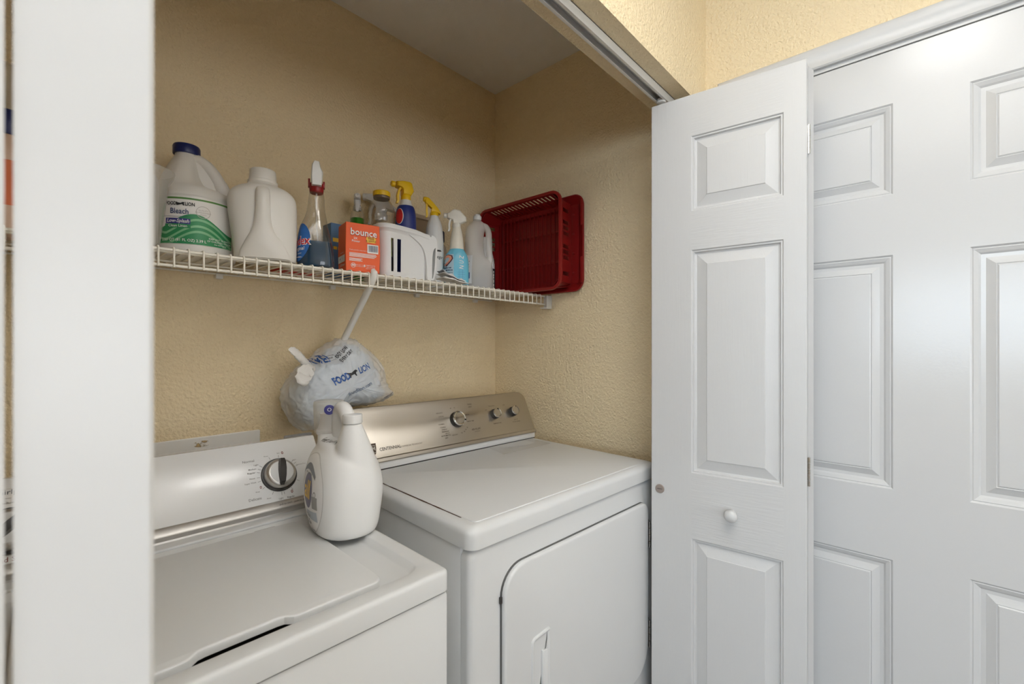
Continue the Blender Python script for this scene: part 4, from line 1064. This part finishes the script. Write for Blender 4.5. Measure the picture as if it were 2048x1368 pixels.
# --- sky blue sprayer with white head
t = item('spray_bottle', 'sky blue spray bottle with a white trigger at the front edge of the shelf', 'spray bottle', 1.027, 1.205, 0)
S_ = [(0, 0, 0, .036, .026, 2.6), (.005, 0, 0, .041, .029, 2.6), (.04, 0, 0, .042, .030, 2.5), (.085, 0, 0, .041, .029, 2.4), (.107, 0, 0, .036, .027, 2.3), (.122, .001, 0, .0265, .0235, 2.2), (.126, .001, 0, .0245, .0225, 2.1)]
bm = bmesh.new(); loft(bm, smooth_secs(S_, 3), 36); b_ = finish(bm, 'body', CYANLIQ, t)
S_ = [(.1262, .001, 0, .0243, .0224, 2.1), (.150, .001, 0, .0225, .021, 2), (.175, .001, 0, .0195, .019, 2), (.192, .001, 0, .0165, .0165, 2), (.205, .001, 0, .0135, .0135, 2)]
bm = bmesh.new(); loft(bm, smooth_secs(S_, 3), 30); nk = finish(bm, 'neck', mat('cream_neck_plastic', (.77, .73, .64), .35, sss=.1), t)
trigger_head(t, mat('cream_white_plastic', (.78, .76, .70), .35), mat('cream_white_plastic', (.78, .76, .70), .35), .199, R(180), 1.0, style=1)
p1_ = projf(b_, (-.019, -.1, .066), (1, .12, 0), (0, 0, 1), .0008); p2_ = projf(b_, (-.019, -.1, .066), (1, .12, 0), (0, 0, 1), .0013); p3_ = projf(b_, (-.019, -.1, .066), (1, .12, 0), (0, 0, 1), .0018)
l_ = decal('label', [grid2d(-.018, .018, -.055, .040, 6, 6)], mat('pale_blue_label', (.42, .58, .68), .4, var=.15, vscale=50), t, p1_)
hh = lambda s: [(s*x, s*y) for x, y in ((-.5, .10), (-.35, .5), (.05, .62), (.42, .5), (.5, .18), (.32, -.12), (-.1, -.62), (-.42, -.85), (-.34, -.55), (.02, -.2), (.22, .14), (.10, .32), (-.14, .30), (-.34, .02))]
decal('emblem', [shift2d(poly2d(hh(.032)), 0, .019)], mat('dark_maroon_ink', (.10, .02, .03), .4), l_, p2_)
decal('emblem', [shift2d(poly2d(hh(.026)), -.001, .020)], mat('salmon_ink', (.75, .33, .22), .4), l_, p3_)
decal('lettering', greek(-.002, -.007, .026, .0052, 8)+greek(.004, -.015, .022, .0055, 9)+greek(0, -.0235, .030, .0026, 10)+greek(0, -.029, .030, .0026, 11)+greek(0, -.037, .026, .0026, 12)+greek(0, -.046, .028, .0030, 13), mat('dark_blue_grey_ink', (.04, .07, .14), .5), l_, p2_)
p4_ = projf(b_, (.020, -.1, .066), (1, .05, 0), (0, 0, 1), .0009)
decal('lettering', [shift2d(text2d(c_, .021, 'CENTER', .01, .8), .001, .030-.017*i, R(80)) for i, c_ in enumerate('ZUN')], WHITEINK, b_, p4_)
decal('scale_lines', [grid2d(-.014, .012, -.022-.008*i, -.0214-.008*i, 3, 1) for i in range(5)] + [grid2d(x_, x_+.0006, -.058, -.012, 1, 6) for x_ in (-.008, .004)], mat('mid_blue_ink', (.05, .20, .42), .5), b_, p4_)

# --- milky jug with grey liquid
t = item('cleaner_jug', 'milky white handled jug with grey liquid in the bottom, beside the red rack', 'jug', 1.150, 1.222, 0)
S_ = [(0, -.004, 0, .050, .036, 2.8), (.005, -.004, 0, .055, .040, 2.8), (.050, -.004, 0, .056, .041, 2.7), (.095, -.006, 0, .052, .039, 2.5), (.125, -.016, 0, .038, .036, 2.3), (.170, -.0185, 0, .033, .034, 2.2), (.205, -.016, 0, .034, .034, 2.2), (.225, -.012, 0, .034, .032, 2.1), (.243, -.008, 0, .026, .026, 2), (.252, -.007, 0, .0155, .0155, 2), (.262, -.007, 0, .014, .014, 2)]
bm = bmesh.new(); loft(bm, smooth_secs(S_, 3), 40); b_ = finish(bm, 'body', TRANSL, t)
bm = bmesh.new(); tube(bm, smooth_secs([(.004, 0, .236), (.022, 0, .232), (.033, 0, .214), (.036, 0, .18), (.037, 0, .14), (.039, 0, .112), (.034, 0, .090)], 4), .0115, 12); finish(bm, 'handle', TRANSL, b_)
bm = bmesh.new(); loft(bm, smooth_secs([(.004, -.004, 0, .047, .033, 2.8), (.008, -.004, 0, .0525, .0375, 2.8), (.040, -.004, 0, .0535, .0385, 2.7), (.0405, -.004, 0, .053, .038, 2.7)], 3), 36); finish(bm, 'liquid', GREYLIQ, t)
bm = bmesh.new(); lathe(bm, [(.0145, .256), (.0155, .258), (.0155, .268), (.012, .272), (.0105, .276)], 22, -.007, 0); finish(bm, 'cap', HDPECOOL, t)
p1_ = projf(b_, (-.038-.09, -.022-.10, .070), (.85, -.72, 0), (0, 0, 1), .0008)
l_ = decal('label', [poly2d(rrect(-.026, .026, -.055, .055, .02, 5)) if False else grid2d(-.024, .024, -.052, .050, 6, 6)], mat('grey_white_label', (.62, .62, .64), .45, var=.1, vscale=40), t, p1_)
p2_ = projf(b_, (-.038-.09, -.022-.10, .070), (.85, -.72, 0), (0, 0, 1), .0014)
decal('label_patch', [grid2d(-.022, .018, -.048, -.012, 6, 3, bot=lambda u: -.048+.9*abs(u+.022)*.4)], BLUEINK, l_, p2_)
decal('lettering', greek(0, .028, .034, .005, 14)+greek(0, .016, .030, .0035, 15)+greek(0, .008, .032, .003, 16), GREYINK, l_, p2_)

# --- bottle with black label behind it
t = item('white_bottle', 'white bottle with a black label half hidden between milky jug and red rack', 'bottle', 1.272, 1.315, 0)
S_ = [(.033, 0), (.037, .004), (.038, .08), (.036, .125), (.028, .165), (.018, .195), (.014, .205)]
bm = bmesh.new(); lathe(bm, smooth_secs(S_, 3), 30); b_ = finish(bm, 'body', HDPECOOL, t)
bm = bmesh.new(); lathe(bm, [(.0165, .202), (.0165, .225), (.014, .228)], 22); finish(bm, 'cap', HDPECOOL, t)
l_ = decal('label', [grid2d(-.045, .055, .012, .100, 20, 2)], mat('black_label', (.02, .02, .022), .4), t, cylf(lambda v: .0388, R(25), .0007))
decal('lettering', [shift2d(g, .020, .055, R(90)) for g in greek(0, 0, .075, .008, 17)] + [shift2d(g, .008, .055, R(90)) for g in greek(0, 0, .07, .005, 18)], WHITEINK, l_, cylf(lambda v: .0388, R(25), .0013))

# --- folded cloth draped on the shelf edge
t = thing('cleaning_cloth', 'crumpled grey and white cleaning cloth on the shelf front edge', 'cloth', (.948, 1.160, ZS), R(-9))
def cloth(z0, amp, seed, sx0, sx1, sy0, sy1, hh, nm, m, tilt=0):
    bm = bmesh.new(); nx, ny = 26, 16; top = []; bot = []
    for j in range(ny+1):
        rt = []; rb_ = []
        for i in range(nx+1):
            u = sx0+(sx1-sx0)*i/nx; v = sy0+(sy1-sy0)*j/ny
            e = min(1, min(i, nx-i)/3)*min(1, min(j, ny-j)/3)
            h = z0 + hh*(1-i/nx)**1.3 + amp*(noise.noise(Vector((u*45+seed, v*60, seed)))*.8+.5)*(.25+.75*e)
            h = max(h, z0*.5+.0012)
            rt.append((u, v+.004*noise.noise(Vector((u*30, v*30, seed+5))), h)); rb_.append((u, v, max(.0006, h-.0022)))
        top.append(rt); bot.append(rb_)
    T_ = [[bm.verts.new(p) for p in r] for r in top]; B_ = [[bm.verts.new(p) for p in r] for r in bot]
    for j in range(ny):
        for i in range(nx):
            bm.faces.new((T_[j][i], T_[j][i+1], T_[j+1][i+1], T_[j+1][i])); bm.faces.new((B_[j][i], B_[j+1][i], B_[j+1][i+1], B_[j][i+1]))
    for j in range(ny):
        bm.faces.new((T_[j][0], T_[j+1][0], B_[j+1][0], B_[j][0])); bm.faces.new((T_[j][nx], B_[j][nx], B_[j+1][nx], T_[j+1][nx]))
    for i in range(nx):
        bm.faces.new((T_[0][i], B_[0][i], B_[0][i+1], T_[0][i+1])); bm.faces.new((T_[ny][i], T_[ny][i+1], B_[ny][i+1], B_[ny][i]))
    return finish(bm, nm, m, t, 60)
cloth(.001, .012, 3, -.024, .068, -.028, .030, .012, 'lower_fold', CLOTHM)
cloth(.007, .014, 11, -.022, .058, -.024, .034, .022, 'upper_fold', CLOTHM)
cloth(.013, .010, 21, -.024, .034, -.020, .022, .024, 'grey_fold', CLOTHG)

# --- things left of the camera's view, seen through the slit between the door leaves
t = item('detergent_bottle', 'orange labelled bottle with a dark navy cap, far left of the shelf', 'bottle', -.012, 1.235, 0)
S_ = [(0, 0, 0, .040, .034, 2.4), (.005, 0, 0, .046, .038, 2.4), (.13, 0, 0, .046, .038, 2.4), (.160, 0, 0, .038, .033, 2.2), (.176, 0, 0, .026, .026, 2)]
bm = bmesh.new(); loft(bm, smooth_secs(S_, 3), 32); b_ = finish(bm, 'body', mat('pale_peach_plastic', (.72, .52, .40), .4), t)
bm = bmesh.new(); loft(bm, [(.045, 0, 0, .0468, .0388, 2.4), (.125, 0, 0, .0468, .0388, 2.4)], 32, False, False); finish(bm, 'label', ORLAB, t)
bm = bmesh.new(); lathe(bm, [(.030, .174), (.031, .177), (.029, .215), (.026, .219), (.001, .220)], 28); finish(bm, 'cap', NAVY, t)
t = thing('paper_towel_pack', 'clear film wrapped pack of paper towels against the wall, far left of the shelf', 'paper towels', (-.035, 1.365, ZS), R(0))
for k, xx in enumerate((-.056, .056)):
    bm = bmesh.new(); lathe(bm, [(.020, .001), (.054, .001), (.0555, .004), (.0555, .272), (.054, .275), (.020, .275)], 30, xx, 0, False, False); finish(bm, 'roll', mat('cream_paper', (.70, .62, .50), .8, bump=('crumple', 90, .3, .004)), t)
bm = bmesh.new(); plate(bm, rrect(-.114, .114, -.058, .058, .055, 8), .0003, .36, .05, 5); finish(bm, 'film_wrap', mat('clear_film', (.80, .76, .68), .12, alpha=.35, bump=('crumple', 30, .6, .01)), t)

# ================================================================== RED DISH RACK AND TRAY on end at the right wall
# local: u runs along y, v is height, w is distance out from the wall (towards -x)
def rk(u, v, w): return (-w, u, v)
TR = thing('drain_tray', 'dark red drainboard tray on edge against the right wall behind the red rack', 'tray', (1.4640, 1.196, ZS+.0015))
TY0, TY1, TZ1 = -.235, .235, .372
bm = bmesh.new()
oo = rrect(TY0, TY1, 0, TZ1, .045, 8)
R3 = lambda o, w: [rk(u, v, w) for u, v in o]
rings(bm, [R3(inset2d(oo, .034), .0015), R3(inset2d(oo, .032), .003), R3(inset2d(oo, .012), .018), R3(inset2d(oo, .004), .0215), R3(inset2d(oo, 0), .0200), R3(oo, .0170), R3(inset2d(oo, .006), .0180), R3(inset2d(oo, .036), .0005)], False, False)
rings(bm, [R3(inset2d(oo, .034), .0005), R3(inset2d(oo, .034), .0028)])
finish(bm, 'tray_body', RED, TR, 40)
for v0, v1 in ((.25, .345), (.03, .13)):
    bm = bmesh.new(); box(bm, -.0265, -.0195, TY0+.001, TY0+.012, v0, v1, .002); finish(bm, 'rim_tab', RED, TR)
for v in (.300, .225, .150, .075):
    bm = bmesh.new(); lathe(bm, [(.004, 0), (.003, .006), (.001, .008)], 12)
    for q in bm.verts: q.co = Vector((-q.co.z-.0025, q.co.x+TY0+.055, q.co.y+v))
    finish(bm, 'foot_stud', RED, TR)
RK = thing('dish_rack', 'dark red plastic dish rack on end, open side facing the camera, leaning on its tray', 'dish rack', (1.4420, 1.210, ZS+.0095))
RY0, RY1, RZ1, RW = -.212, .212, .352, .102     # depth from floor (w=0) to rim (w=RW)
tap = .018
fo = rrect(RY0+tap, RY1-tap, tap*.6, RZ1-tap, .030, 7)
ro = rrect(RY0, RY1, 0, RZ1, .038, 7)
def lerp2(a, b, t): return [(p[0]*(1-t)+q[0]*t, p[1]*(1-t)+q[1]*t) for p, q in zip(a, b)]
# rim flange
bm = bmesh.new()
oa = inset2d(ro, .004); ob2 = inset2d(ro, -.007)
rings(bm, [R3(oa, RW-.010), R3(oa, RW), R3(inset2d(ro, .001), RW+.003), R3(ob2, RW+.001), R3(inset2d(ro, -.0085), RW-.006), R3(inset2d(ro, -.0065), RW-.006), R3(inset2d(ro, -.004), RW-.002), R3(inset2d(ro, .0015), RW-.010)], False, False)
rim = finish(bm, 'rim', RED, RK, 40)
# solid lower band of the walls and floor frame
bm = bmesh.new()
m1 = lerp2(fo, ro, .0); m2 = lerp2(fo, ro, .10)
rings(bm, [R3(inset2d(fo, .020), .0), R3(m1, .0), R3(m2, .012), R3(inset2d(m2, .0025), .012), R3(inset2d(m1, .003), .003), R3(inset2d(fo, .020), .003)], False, False)
finish(bm, 'floor_frame', RED, RK, 40)
# walls: ribs between slots on the top and bottom sides, slotted panels on the two ends
def wallrib(side, s0, s1, t0, t1, th=.0025):
    """piece of wall on a side between w=t0..t1; s along the side"""
    def P(s, w, d):
        k = w/RW
        if side == 'top': return rk(s, (RZ1-tap)+tap*k-d, w)
        if side == 'bottom': return rk(s, tap*.6*(1-k)+d, w)
        if side == 'front': return rk(RY0+tap-tap*k+d, s, w)
        return rk(RY1-tap+tap*k-d, s, w)
    b = bmesh.new()
    rings(b, [[P(s0, t0, 0), P(s1, t0, 0), P(s1, t0, th), P(s0, t0, th)], [P(s0, t1, 0), P(s1, t1, 0), P(s1, t1, th), P(s0, t1, th)]])
    return b
nS = 17
def ribs(side, a, b, n, t0, t1, fr=.5):
    st = (b-a)/n
    base = None
    for i in range(n+1):
        s = a+st*i
        finish(wallrib(side, s-st*(1-fr)/2, s+st*(1-fr)/2, t0, t1, .0035), 'rib', RED, RK)
ribs('top', RY0+.048, RY1-.048, nS, .050, .090, .55)
ribs('bottom', RY0+.048, RY1-.048, nS, .050, .090, .55)
for side, a, b in (('top', RY0+.026, RY1-.026), ('bottom', RY0+.026, RY1-.026)):
    for t0, t1 in ((.010, .051), (.089, RW-.004)):
        finish(wallrib(side, a, b, t0, t1), 'wall_band', RED, RK)
    for s0, s1 in ((a, RY0+.044), (RY1-.044, b)): finish(wallrib(side, s0, s1, .050, .090), 'wall_band', RED, RK)
    for i in range(nS+1):           # raised ribs running up the inner wall
        s = RY0+.048+(RY1-RY0-.096)*i/nS
        if side == 'top': finish(wallrib(side, s-.0012, s+.0012, .012, .052, .006), 'rib', RED, RK)
for side in ('front', 'rear'):
    z0, z1 = .030, RZ1-.034
    for t0, t1 in ((.006, .023), (.073, RW-.004)): finish(wallrib(side, z0-.008, z1+.008, t0, t1), 'wall_band', RED, RK)
    cuts = [z0-.008]
    for zc in (.055, .115, .136, .157, .205, .226, .247, .292): cuts += [zc-.0075, zc+.0075]
    cuts.append(z1+.008)
    groups_ = [(cuts[2*i], cuts[2*i+1]) for i in range(len(cuts)//2)]
    for a, b in groups_: finish(wallrib(side, a, b, .022, .074), 'rib', RED, RK)
# rounded corner walls
for ci_ in range(4):
    n0 = ci_*8
    b = bmesh.new()
    lo_ = fo[n0:n0+8]; hi_ = ro[n0:n0+8]
    lo_i = inset2d(fo, .0025)[n0:n0+8]; hi_i = inset2d(ro, .0025)[n0:n0+8]
    rings(b, [R3(lo_, .006), R3(hi_, RW-.004), R3(hi_i, RW-.004), R3(lo_i, .006)], False, False, True)
    finish(b, 'corner_wall', RED, RK, 50)
# floor grid
nR = 17
for i in range(nR+1):
    s = RY0+.030+(RY1-RY0-.060)*i/nR
    b = bmesh.new(); box(b, -.0075, -.0005, s-.0014, s+.0014, .022, RZ1-.028, .0006); finish(b, 'rod', RED, RK)
for v in (.115, .235):
    b = bmesh.new(); box(b, -.0030, -.0004, RY0+.03, RY1-.03, v-.003, v+.003, .0008); finish(b, 'cross_bar', RED, RK)

# ================================================================== DETERGENT JUG ON THE WASHER
def fuse(bm, name, m, parent, vox=.0026, it=14):
    """melt overlapping closed shapes into one smooth moulded surface"""
    bmesh.ops.recalc_face_normals(bm, faces=bm.faces)
    me = bpy.data.meshes.new('tmp'); bm.to_mesh(me); bm.free()
    ob = bpy.data.objects.new('tmp', me); col.objects.link(ob)
    r_ = ob.modifiers.new('r', 'REMESH'); r_.mode = 'VOXEL'; r_.voxel_size = vox
    s_ = ob.modifiers.new('s', 'SMOOTH'); s_.factor = .5; s_.iterations = it
    me2 = bpy.data.meshes.new_from_object(ob.evaluated_get(bpy.context.evaluated_depsgraph_get()))
    bpy.data.objects.remove(ob); bpy.data.meshes.remove(me)
    b2 = bmesh.new(); b2.from_mesh(me2); bpy.data.meshes.remove(me2)
    return finish(b2, name, m, parent, 80)
JZ = .9270
J = thing('detergent_jug', 'large white laundry detergent jug with a handle standing on the washing machine', 'jug', (.466, .914, JZ), R(-12))
S_ = [(0, .0, -.002, .055, .084, 2.4), (.004, .0, -.002, .060, .089, 2.5), (.018, .0, -.002, .0645, .094, 2.5), (.050, .0, 0, .070, .0995, 2.5), (.085, .001, .001, .073, .1015, 2.5), (.120, .001, .002, .069, .099, 2.4), (.148, 0, .004, .060, .092, 2.3), (.164, 0, .010, .048, .080, 2.2), (.176, -.006, .022, .038, .062, 2), (.184, -.012, .038, .029, .040, 2), (.189, -.015, .046, .026, .030, 2), (.194, -.016, .048, .025, .025, 2)]
bm = bmesh.new(); loft(bm, smooth_secs(S_, 3), 48)
loft(bm, smooth_secs([(.050, .008, -.040, .057, .054, 2), (.100, .010, -.044, .052, .051, 2), (.140, .010, -.047, .044, .044, 2), (.170, .008, -.049, .0355, .036, 2), (.195, .006, -.051, .0275, .0275, 2), (.214, .005, -.051, .0205, .0205, 2), (.222, .005, -.051, .018, .018, 2)], 3), 32)
jb = fuse(bm, 'body', HDPECOOL, J)
bm = bmesh.new(); lathe(bm, [(.0182, .2215), (.0195, .2225), (.0195, .237), (.0182, .2395), (.001, .240)], 30, .005, -.051); finish(bm, 'neck_cap', PLWHITE, J)
bm = bmesh.new(); tube(bm, smooth_secs([(.004, -.048, .200), (.002, -.034, .226), (.000, -.016, .243), (-.002, .002, .246), (-.003, .015, .232), (-.003, .018, .206), (-.003, .014, .180), (-.002, .006, .152)], 4), .0150, 14); finish(bm, 'handle', HDPECOOL, jb, 60)
bm = bmesh.new(); lathe(bm, [(.0255, .188), (.0262, .189), (.0262, .197), (.024, .199), (.020, .212), (.0185, .232), (.001, .2325)], 28, -.016, .048); sp_ = finish(bm, 'spout', HDPECOOL, J)
bm = bmesh.new(); lathe(bm, [(.0305, .192), (.0325, .252), (.031, .258), (.028, .2595), (.001, .2597)], 32, -.016, .048, False, True); cp_ = finish(bm, 'measuring_cup', FROST, J)
decal('badge', [disc2d(.0105, .0105, 2, 24, -.002, .243)], PURPLE, cp_, cylf(.0327, R(-10), .0006, -.016, .048))
decal('lettering', [T('O', -.002, .243, .011, .0)], WHITEINK, cp_, cylf(.0327, R(-10), .0012, -.016, .048))
# front label: oval embossed panel on the left (-x) flank
JP = lambda off: projf(jb, (-.2, -.008, .082), (0, -1, 0), (0, 0, 1), off)
decal('label_border', [disc2d(.066, .079, 1, 48, 0, 0, .975)], mat('label_edge_grey', (.55, .55, .55), .4), jb, JP(.0012))
l_ = decal('label', [disc2d(.064, .077, 7, 48)], mat('pearl_label', (.78, .78, .785), .35), jb, JP(.0007))
decal('emblem', [shift2d(disc2d(.0265, .0345, 4, 36), .004, .008)], mat('lavender_grey_ink', (.15, .14, .21), .45), l_, JP(.0013))
decal('lettering', [shift2d(text2d('all', .050, 'CENTER', .018, .85), .004, .009)], YELLOWINK, l_, JP(.0019))
decal('swoosh', [grid2d(-.046, .036, .046, .058, 12, 2, top=lambda u: .060-14*(u+.002)**2, bot=lambda u: .047-9*(u+.004)**2)], mat('grey_blue_ink', (.20, .22, .25), .45, var=.3, vscale=40), l_, JP(.0013))
decal('lettering', [T('free clear', -.002, -.040, .011, .0, .9), T('with stainlifters', 0, .041, .0065), T('PLUS+', -.006, -.056, .0165, .02, .9), T('36 loads', .018, -.068, .0065, .01)], GREYINK, l_, JP(.0014))
decal('patch', [grid2d(.030, .050, -.022, .002, 4, 2), disc2d(.005, .006, 1, 16, .040, .006, .6)], mat('soft_grey_ink', (.33, .33, .33), .5), l_, JP(.0013))
decal('patch', [grid2d(-.010, .046, -.047, -.026, 8, 2, top=lambda u: -.030+.1*(u-.02))], mat('pale_blue_grey_ink', (.45, .50, .56), .45, var=.15), l_, JP(.0010))
decal('embossed_mark', [shift2d(text2d('free from dyes', .009, 'CENTER', .01), .006, .100)], GREYINK, jb, JP(.0012))

# ================================================================== BAG OF BAGS hanging on the shelf brace
BG = thing('plastic_bag', 'white plastic grocery bag stuffed with bags, hung on the shelf brace', 'bag', (.671, 1.333, 1.062))
OUT = [(-0.169, 0.094), (-0.161, 0.128), (-0.145, 0.152), (-0.123, 0.172), (-0.097, 0.192), (-0.071, 0.214), (-0.047, 0.236), (-0.022, 0.252), (0.006, 0.260), (0.036, 0.257), (0.066, 0.240), (0.101, 0.211), (0.128, 0.173), (0.139, 0.145), (0.146, 0.118), (0.156, 0.101), (0.167, 0.083), (0.145, 0.069), (0.112, 0.060), (0.072, 0.055), (0.029, 0.058), (-0.016, 0.056), (-0.050, 0.034), (-0.080, 0.007), (-0.111, 0.003), (-0.134, 0.020), (-0.153, 0.047), (-0.165, 0.072)]
def bagmesh(k, amp, D0, D1, seed):
    c = Vector((-.015, .125)); n = 0; m = 40
    # resample the closed outline smoothly
    P = OUT + OUT[:3]; P = [OUT[-1]] + P
    pts = []
    for i in range(1, len(OUT)+1):
        for j in range(8):
            t = j/8; a, b, cc, d = [Vector(q) for q in (P[i-1], P[i], P[i+1], P[i+2])]
            pts.append(.5*((2*b) + (cc-a)*t + (2*a-5*b+4*cc-d)*t*t + (3*b-a-3*cc+d)*t**3))
    n = len(pts); bm = bmesh.new(); V = []
    for s in range(-m, m+1):
        f = s/m; rr_ = math.sqrt(max(0, 1-abs(f)**2.3)); y = (D0 if f < 0 else D1)*f
        row = []
        for p in pts:
            q = c + (p-c)*max(.001, rr_)*k
            v = Vector((q.x, y*k, q.y))
            w = noise.noise(v*11+Vector((seed, 0, 0)))
            w2 = 1-abs(noise.noise(v*23+Vector((w*2, seed, w*3))))*2
            w3 = 1-abs(noise.noise(v*52+Vector((seed, w2, 0))))*2
            dirn = Vector((q.x-c.x, y, q.y-c.y)); dirn = dirn.normalized() if dirn.length > 1e-4 else Vector((0, -1, 0))
            st = Vector((v.x*1.1+v.z*.6, v.y, v.z*.35-v.x*.3))
            w4 = 1-abs(noise.noise(st*34+Vector((seed, w, w2))))*2
            w5 = 1-abs(noise.noise(v*80+Vector((w3, seed, 0))))*2
            v += dirn*(amp*(.9*w + .5*w2*w2*(1 if w2 > 0 else -1) + .24*w3 + .55*max(0, w4)**3 + .06*max(0, w5)**2))
            row.append(v)
        V.append(row)
    rings(bm, V, True, True)
    return bm
bag = finish(bagmesh(1, .0075, .098, .080, 3.3), 'bag_body', BAGM, BG, 80)
inner = finish(bagmesh(.86, .009, .096, .078, 8.1), 'stuffing', BAGIN, BG, 80); inner['label'] = 'bluish bundled bags showing through the film'
def pinch(name, pts, w0, seed):
    bm = bmesh.new(); rs = []; n = 14
    pts = smooth_secs(pts, 5)
    for i, p in enumerate(pts):
        t = i/(len(pts)-1); ww = w0(t)
        rs.append([(p[0]+ww*math.cos(2*PI*k/n)*(1+.5*noise.noise(Vector((k*.9, i*.5, seed)))), p[1]+.45*ww*math.sin(2*PI*k/n), p[2]+ww*.8*math.sin(2*PI*k/n)*(1+.5*noise.noise(Vector((i*.6, k*.8, seed))))) for k in range(n)])
    rings(bm, rs); finish(bm, name, BAGM2, BG, 80)
BAGM2 = mat('gathered_white_film', (.78, .77, .75), .35, alpha=.8, bump=('crumple', 40, .3, .008), var=.05)
pinch('tied_handle', [(-.112, -.045, .180), (-.132, -.070, .192), (-.152, -.086, .206), (-.168, -.092, .222), (-.178, -.092, .232)], lambda t: .008+.008*t*(1.15-t)*1.6, 2)
pinch('tied_handle', [(-.112, -.055, .176), (-.130, -.080, .180), (-.146, -.098, .172), (-.156, -.104, .156), (-.156, -.102, .142)], lambda t: .007+.0135*math.sin(PI*min(1, t*.95)), 5)
BP = lambda o, rot=0, off=.0012: projf(bag, (o[0], -.4, o[1]), (math.cos(R(rot)), 0, math.sin(R(rot))), (-math.sin(R(rot)), 0, math.cos(R(rot))), off)
def bdecal(nm, geos, m, o, rot):
    bm = bmesh.new()
    f = BP(o, rot)
    tmp = bmesh.new()
    for g in geos: add2d(tmp, g, lambda u, v: Vector((u, v, 0)))
    bmesh.ops.triangulate(tmp, faces=tmp.faces)
    for _ in range(2):
        es = [e for e in tmp.edges if e.calc_length() > .006]
        if es: bmesh.ops.subdivide_edges(tmp, edges=es, cuts=1)
        bmesh.ops.triangulate(tmp, faces=tmp.faces)
    for v in tmp.verts: v.co = f(v.co.x, v.co.y)
    bmesh.ops.delete(tmp, geom=[v for v in tmp.verts if v.co.y < -.3], context='VERTS')
    return finish_decal(tmp, nm, m, BG)
LION = [(-.016, -.010), (-.012, -.010), (-.010, -.003), (.004, -.003), (.007, -.011), (.011, -.011), (.010, -.003), (.013, .002), (.018, .001), (.020, .005), (.012, .011), (.004, .009), (-.006, .006), (-.012, .007), (-.018, .010), (-.021, .008), (-.017, .004), (-.016, -.002)]
bdecal('lettering', [T('FOOD', -.036, 0, .0270, .045, .66), T('LION', .042, 0, .0270, .02, .66)], BLUEINK, (-.012, .160), 20)
bdecal('emblem', [shift2d(poly2d(LION), .001, .001, 0, .82)], BLACK, (-.012, .160), 20)
bdecal('lettering', [T('foodlion.com', 0, 0, .0165, .012, .95)], mat('slate_ink', (.09, .12, .19), .5), (.014, .116), 20)
bdecal('lettering', [T('SAVE!', 0, 0, .026, .03, .8), T('that', -.012, .019, .013, .02)], BLUEINK, (-.088, .199), 14)
bdecal('lettering', [T('EASY LOW', 0, .006, .0125, .03, .75), T('EVERY DAY', 0, -.008, .0125, .03, .75)], BLACK, (-.026, .219), 42)
bdecal('frame_mark', [poly2d([(-.012, -.007), (.012, -.007), (.012, -.0062), (-.012, -.0062)]), poly2d([(-.012, .0062), (.012, .0062), (.012, .007), (-.012, .007)]), poly2d([(.0113, -.007), (.012, -.007), (.012, .007), (.0113, .007)]), T('MVP', 0, 0, .007, .03)], GREYINK, (-.060, .206), 18)
bdecal('edge_print', [grid2d(-.05, .05, -.0008, .0008, 16, 1), grid2d(.012, .056, .004, .0062, 8, 1)], mat('dark_blue_ink', (.02, .03, .08), .5), (.098, .068), 22)
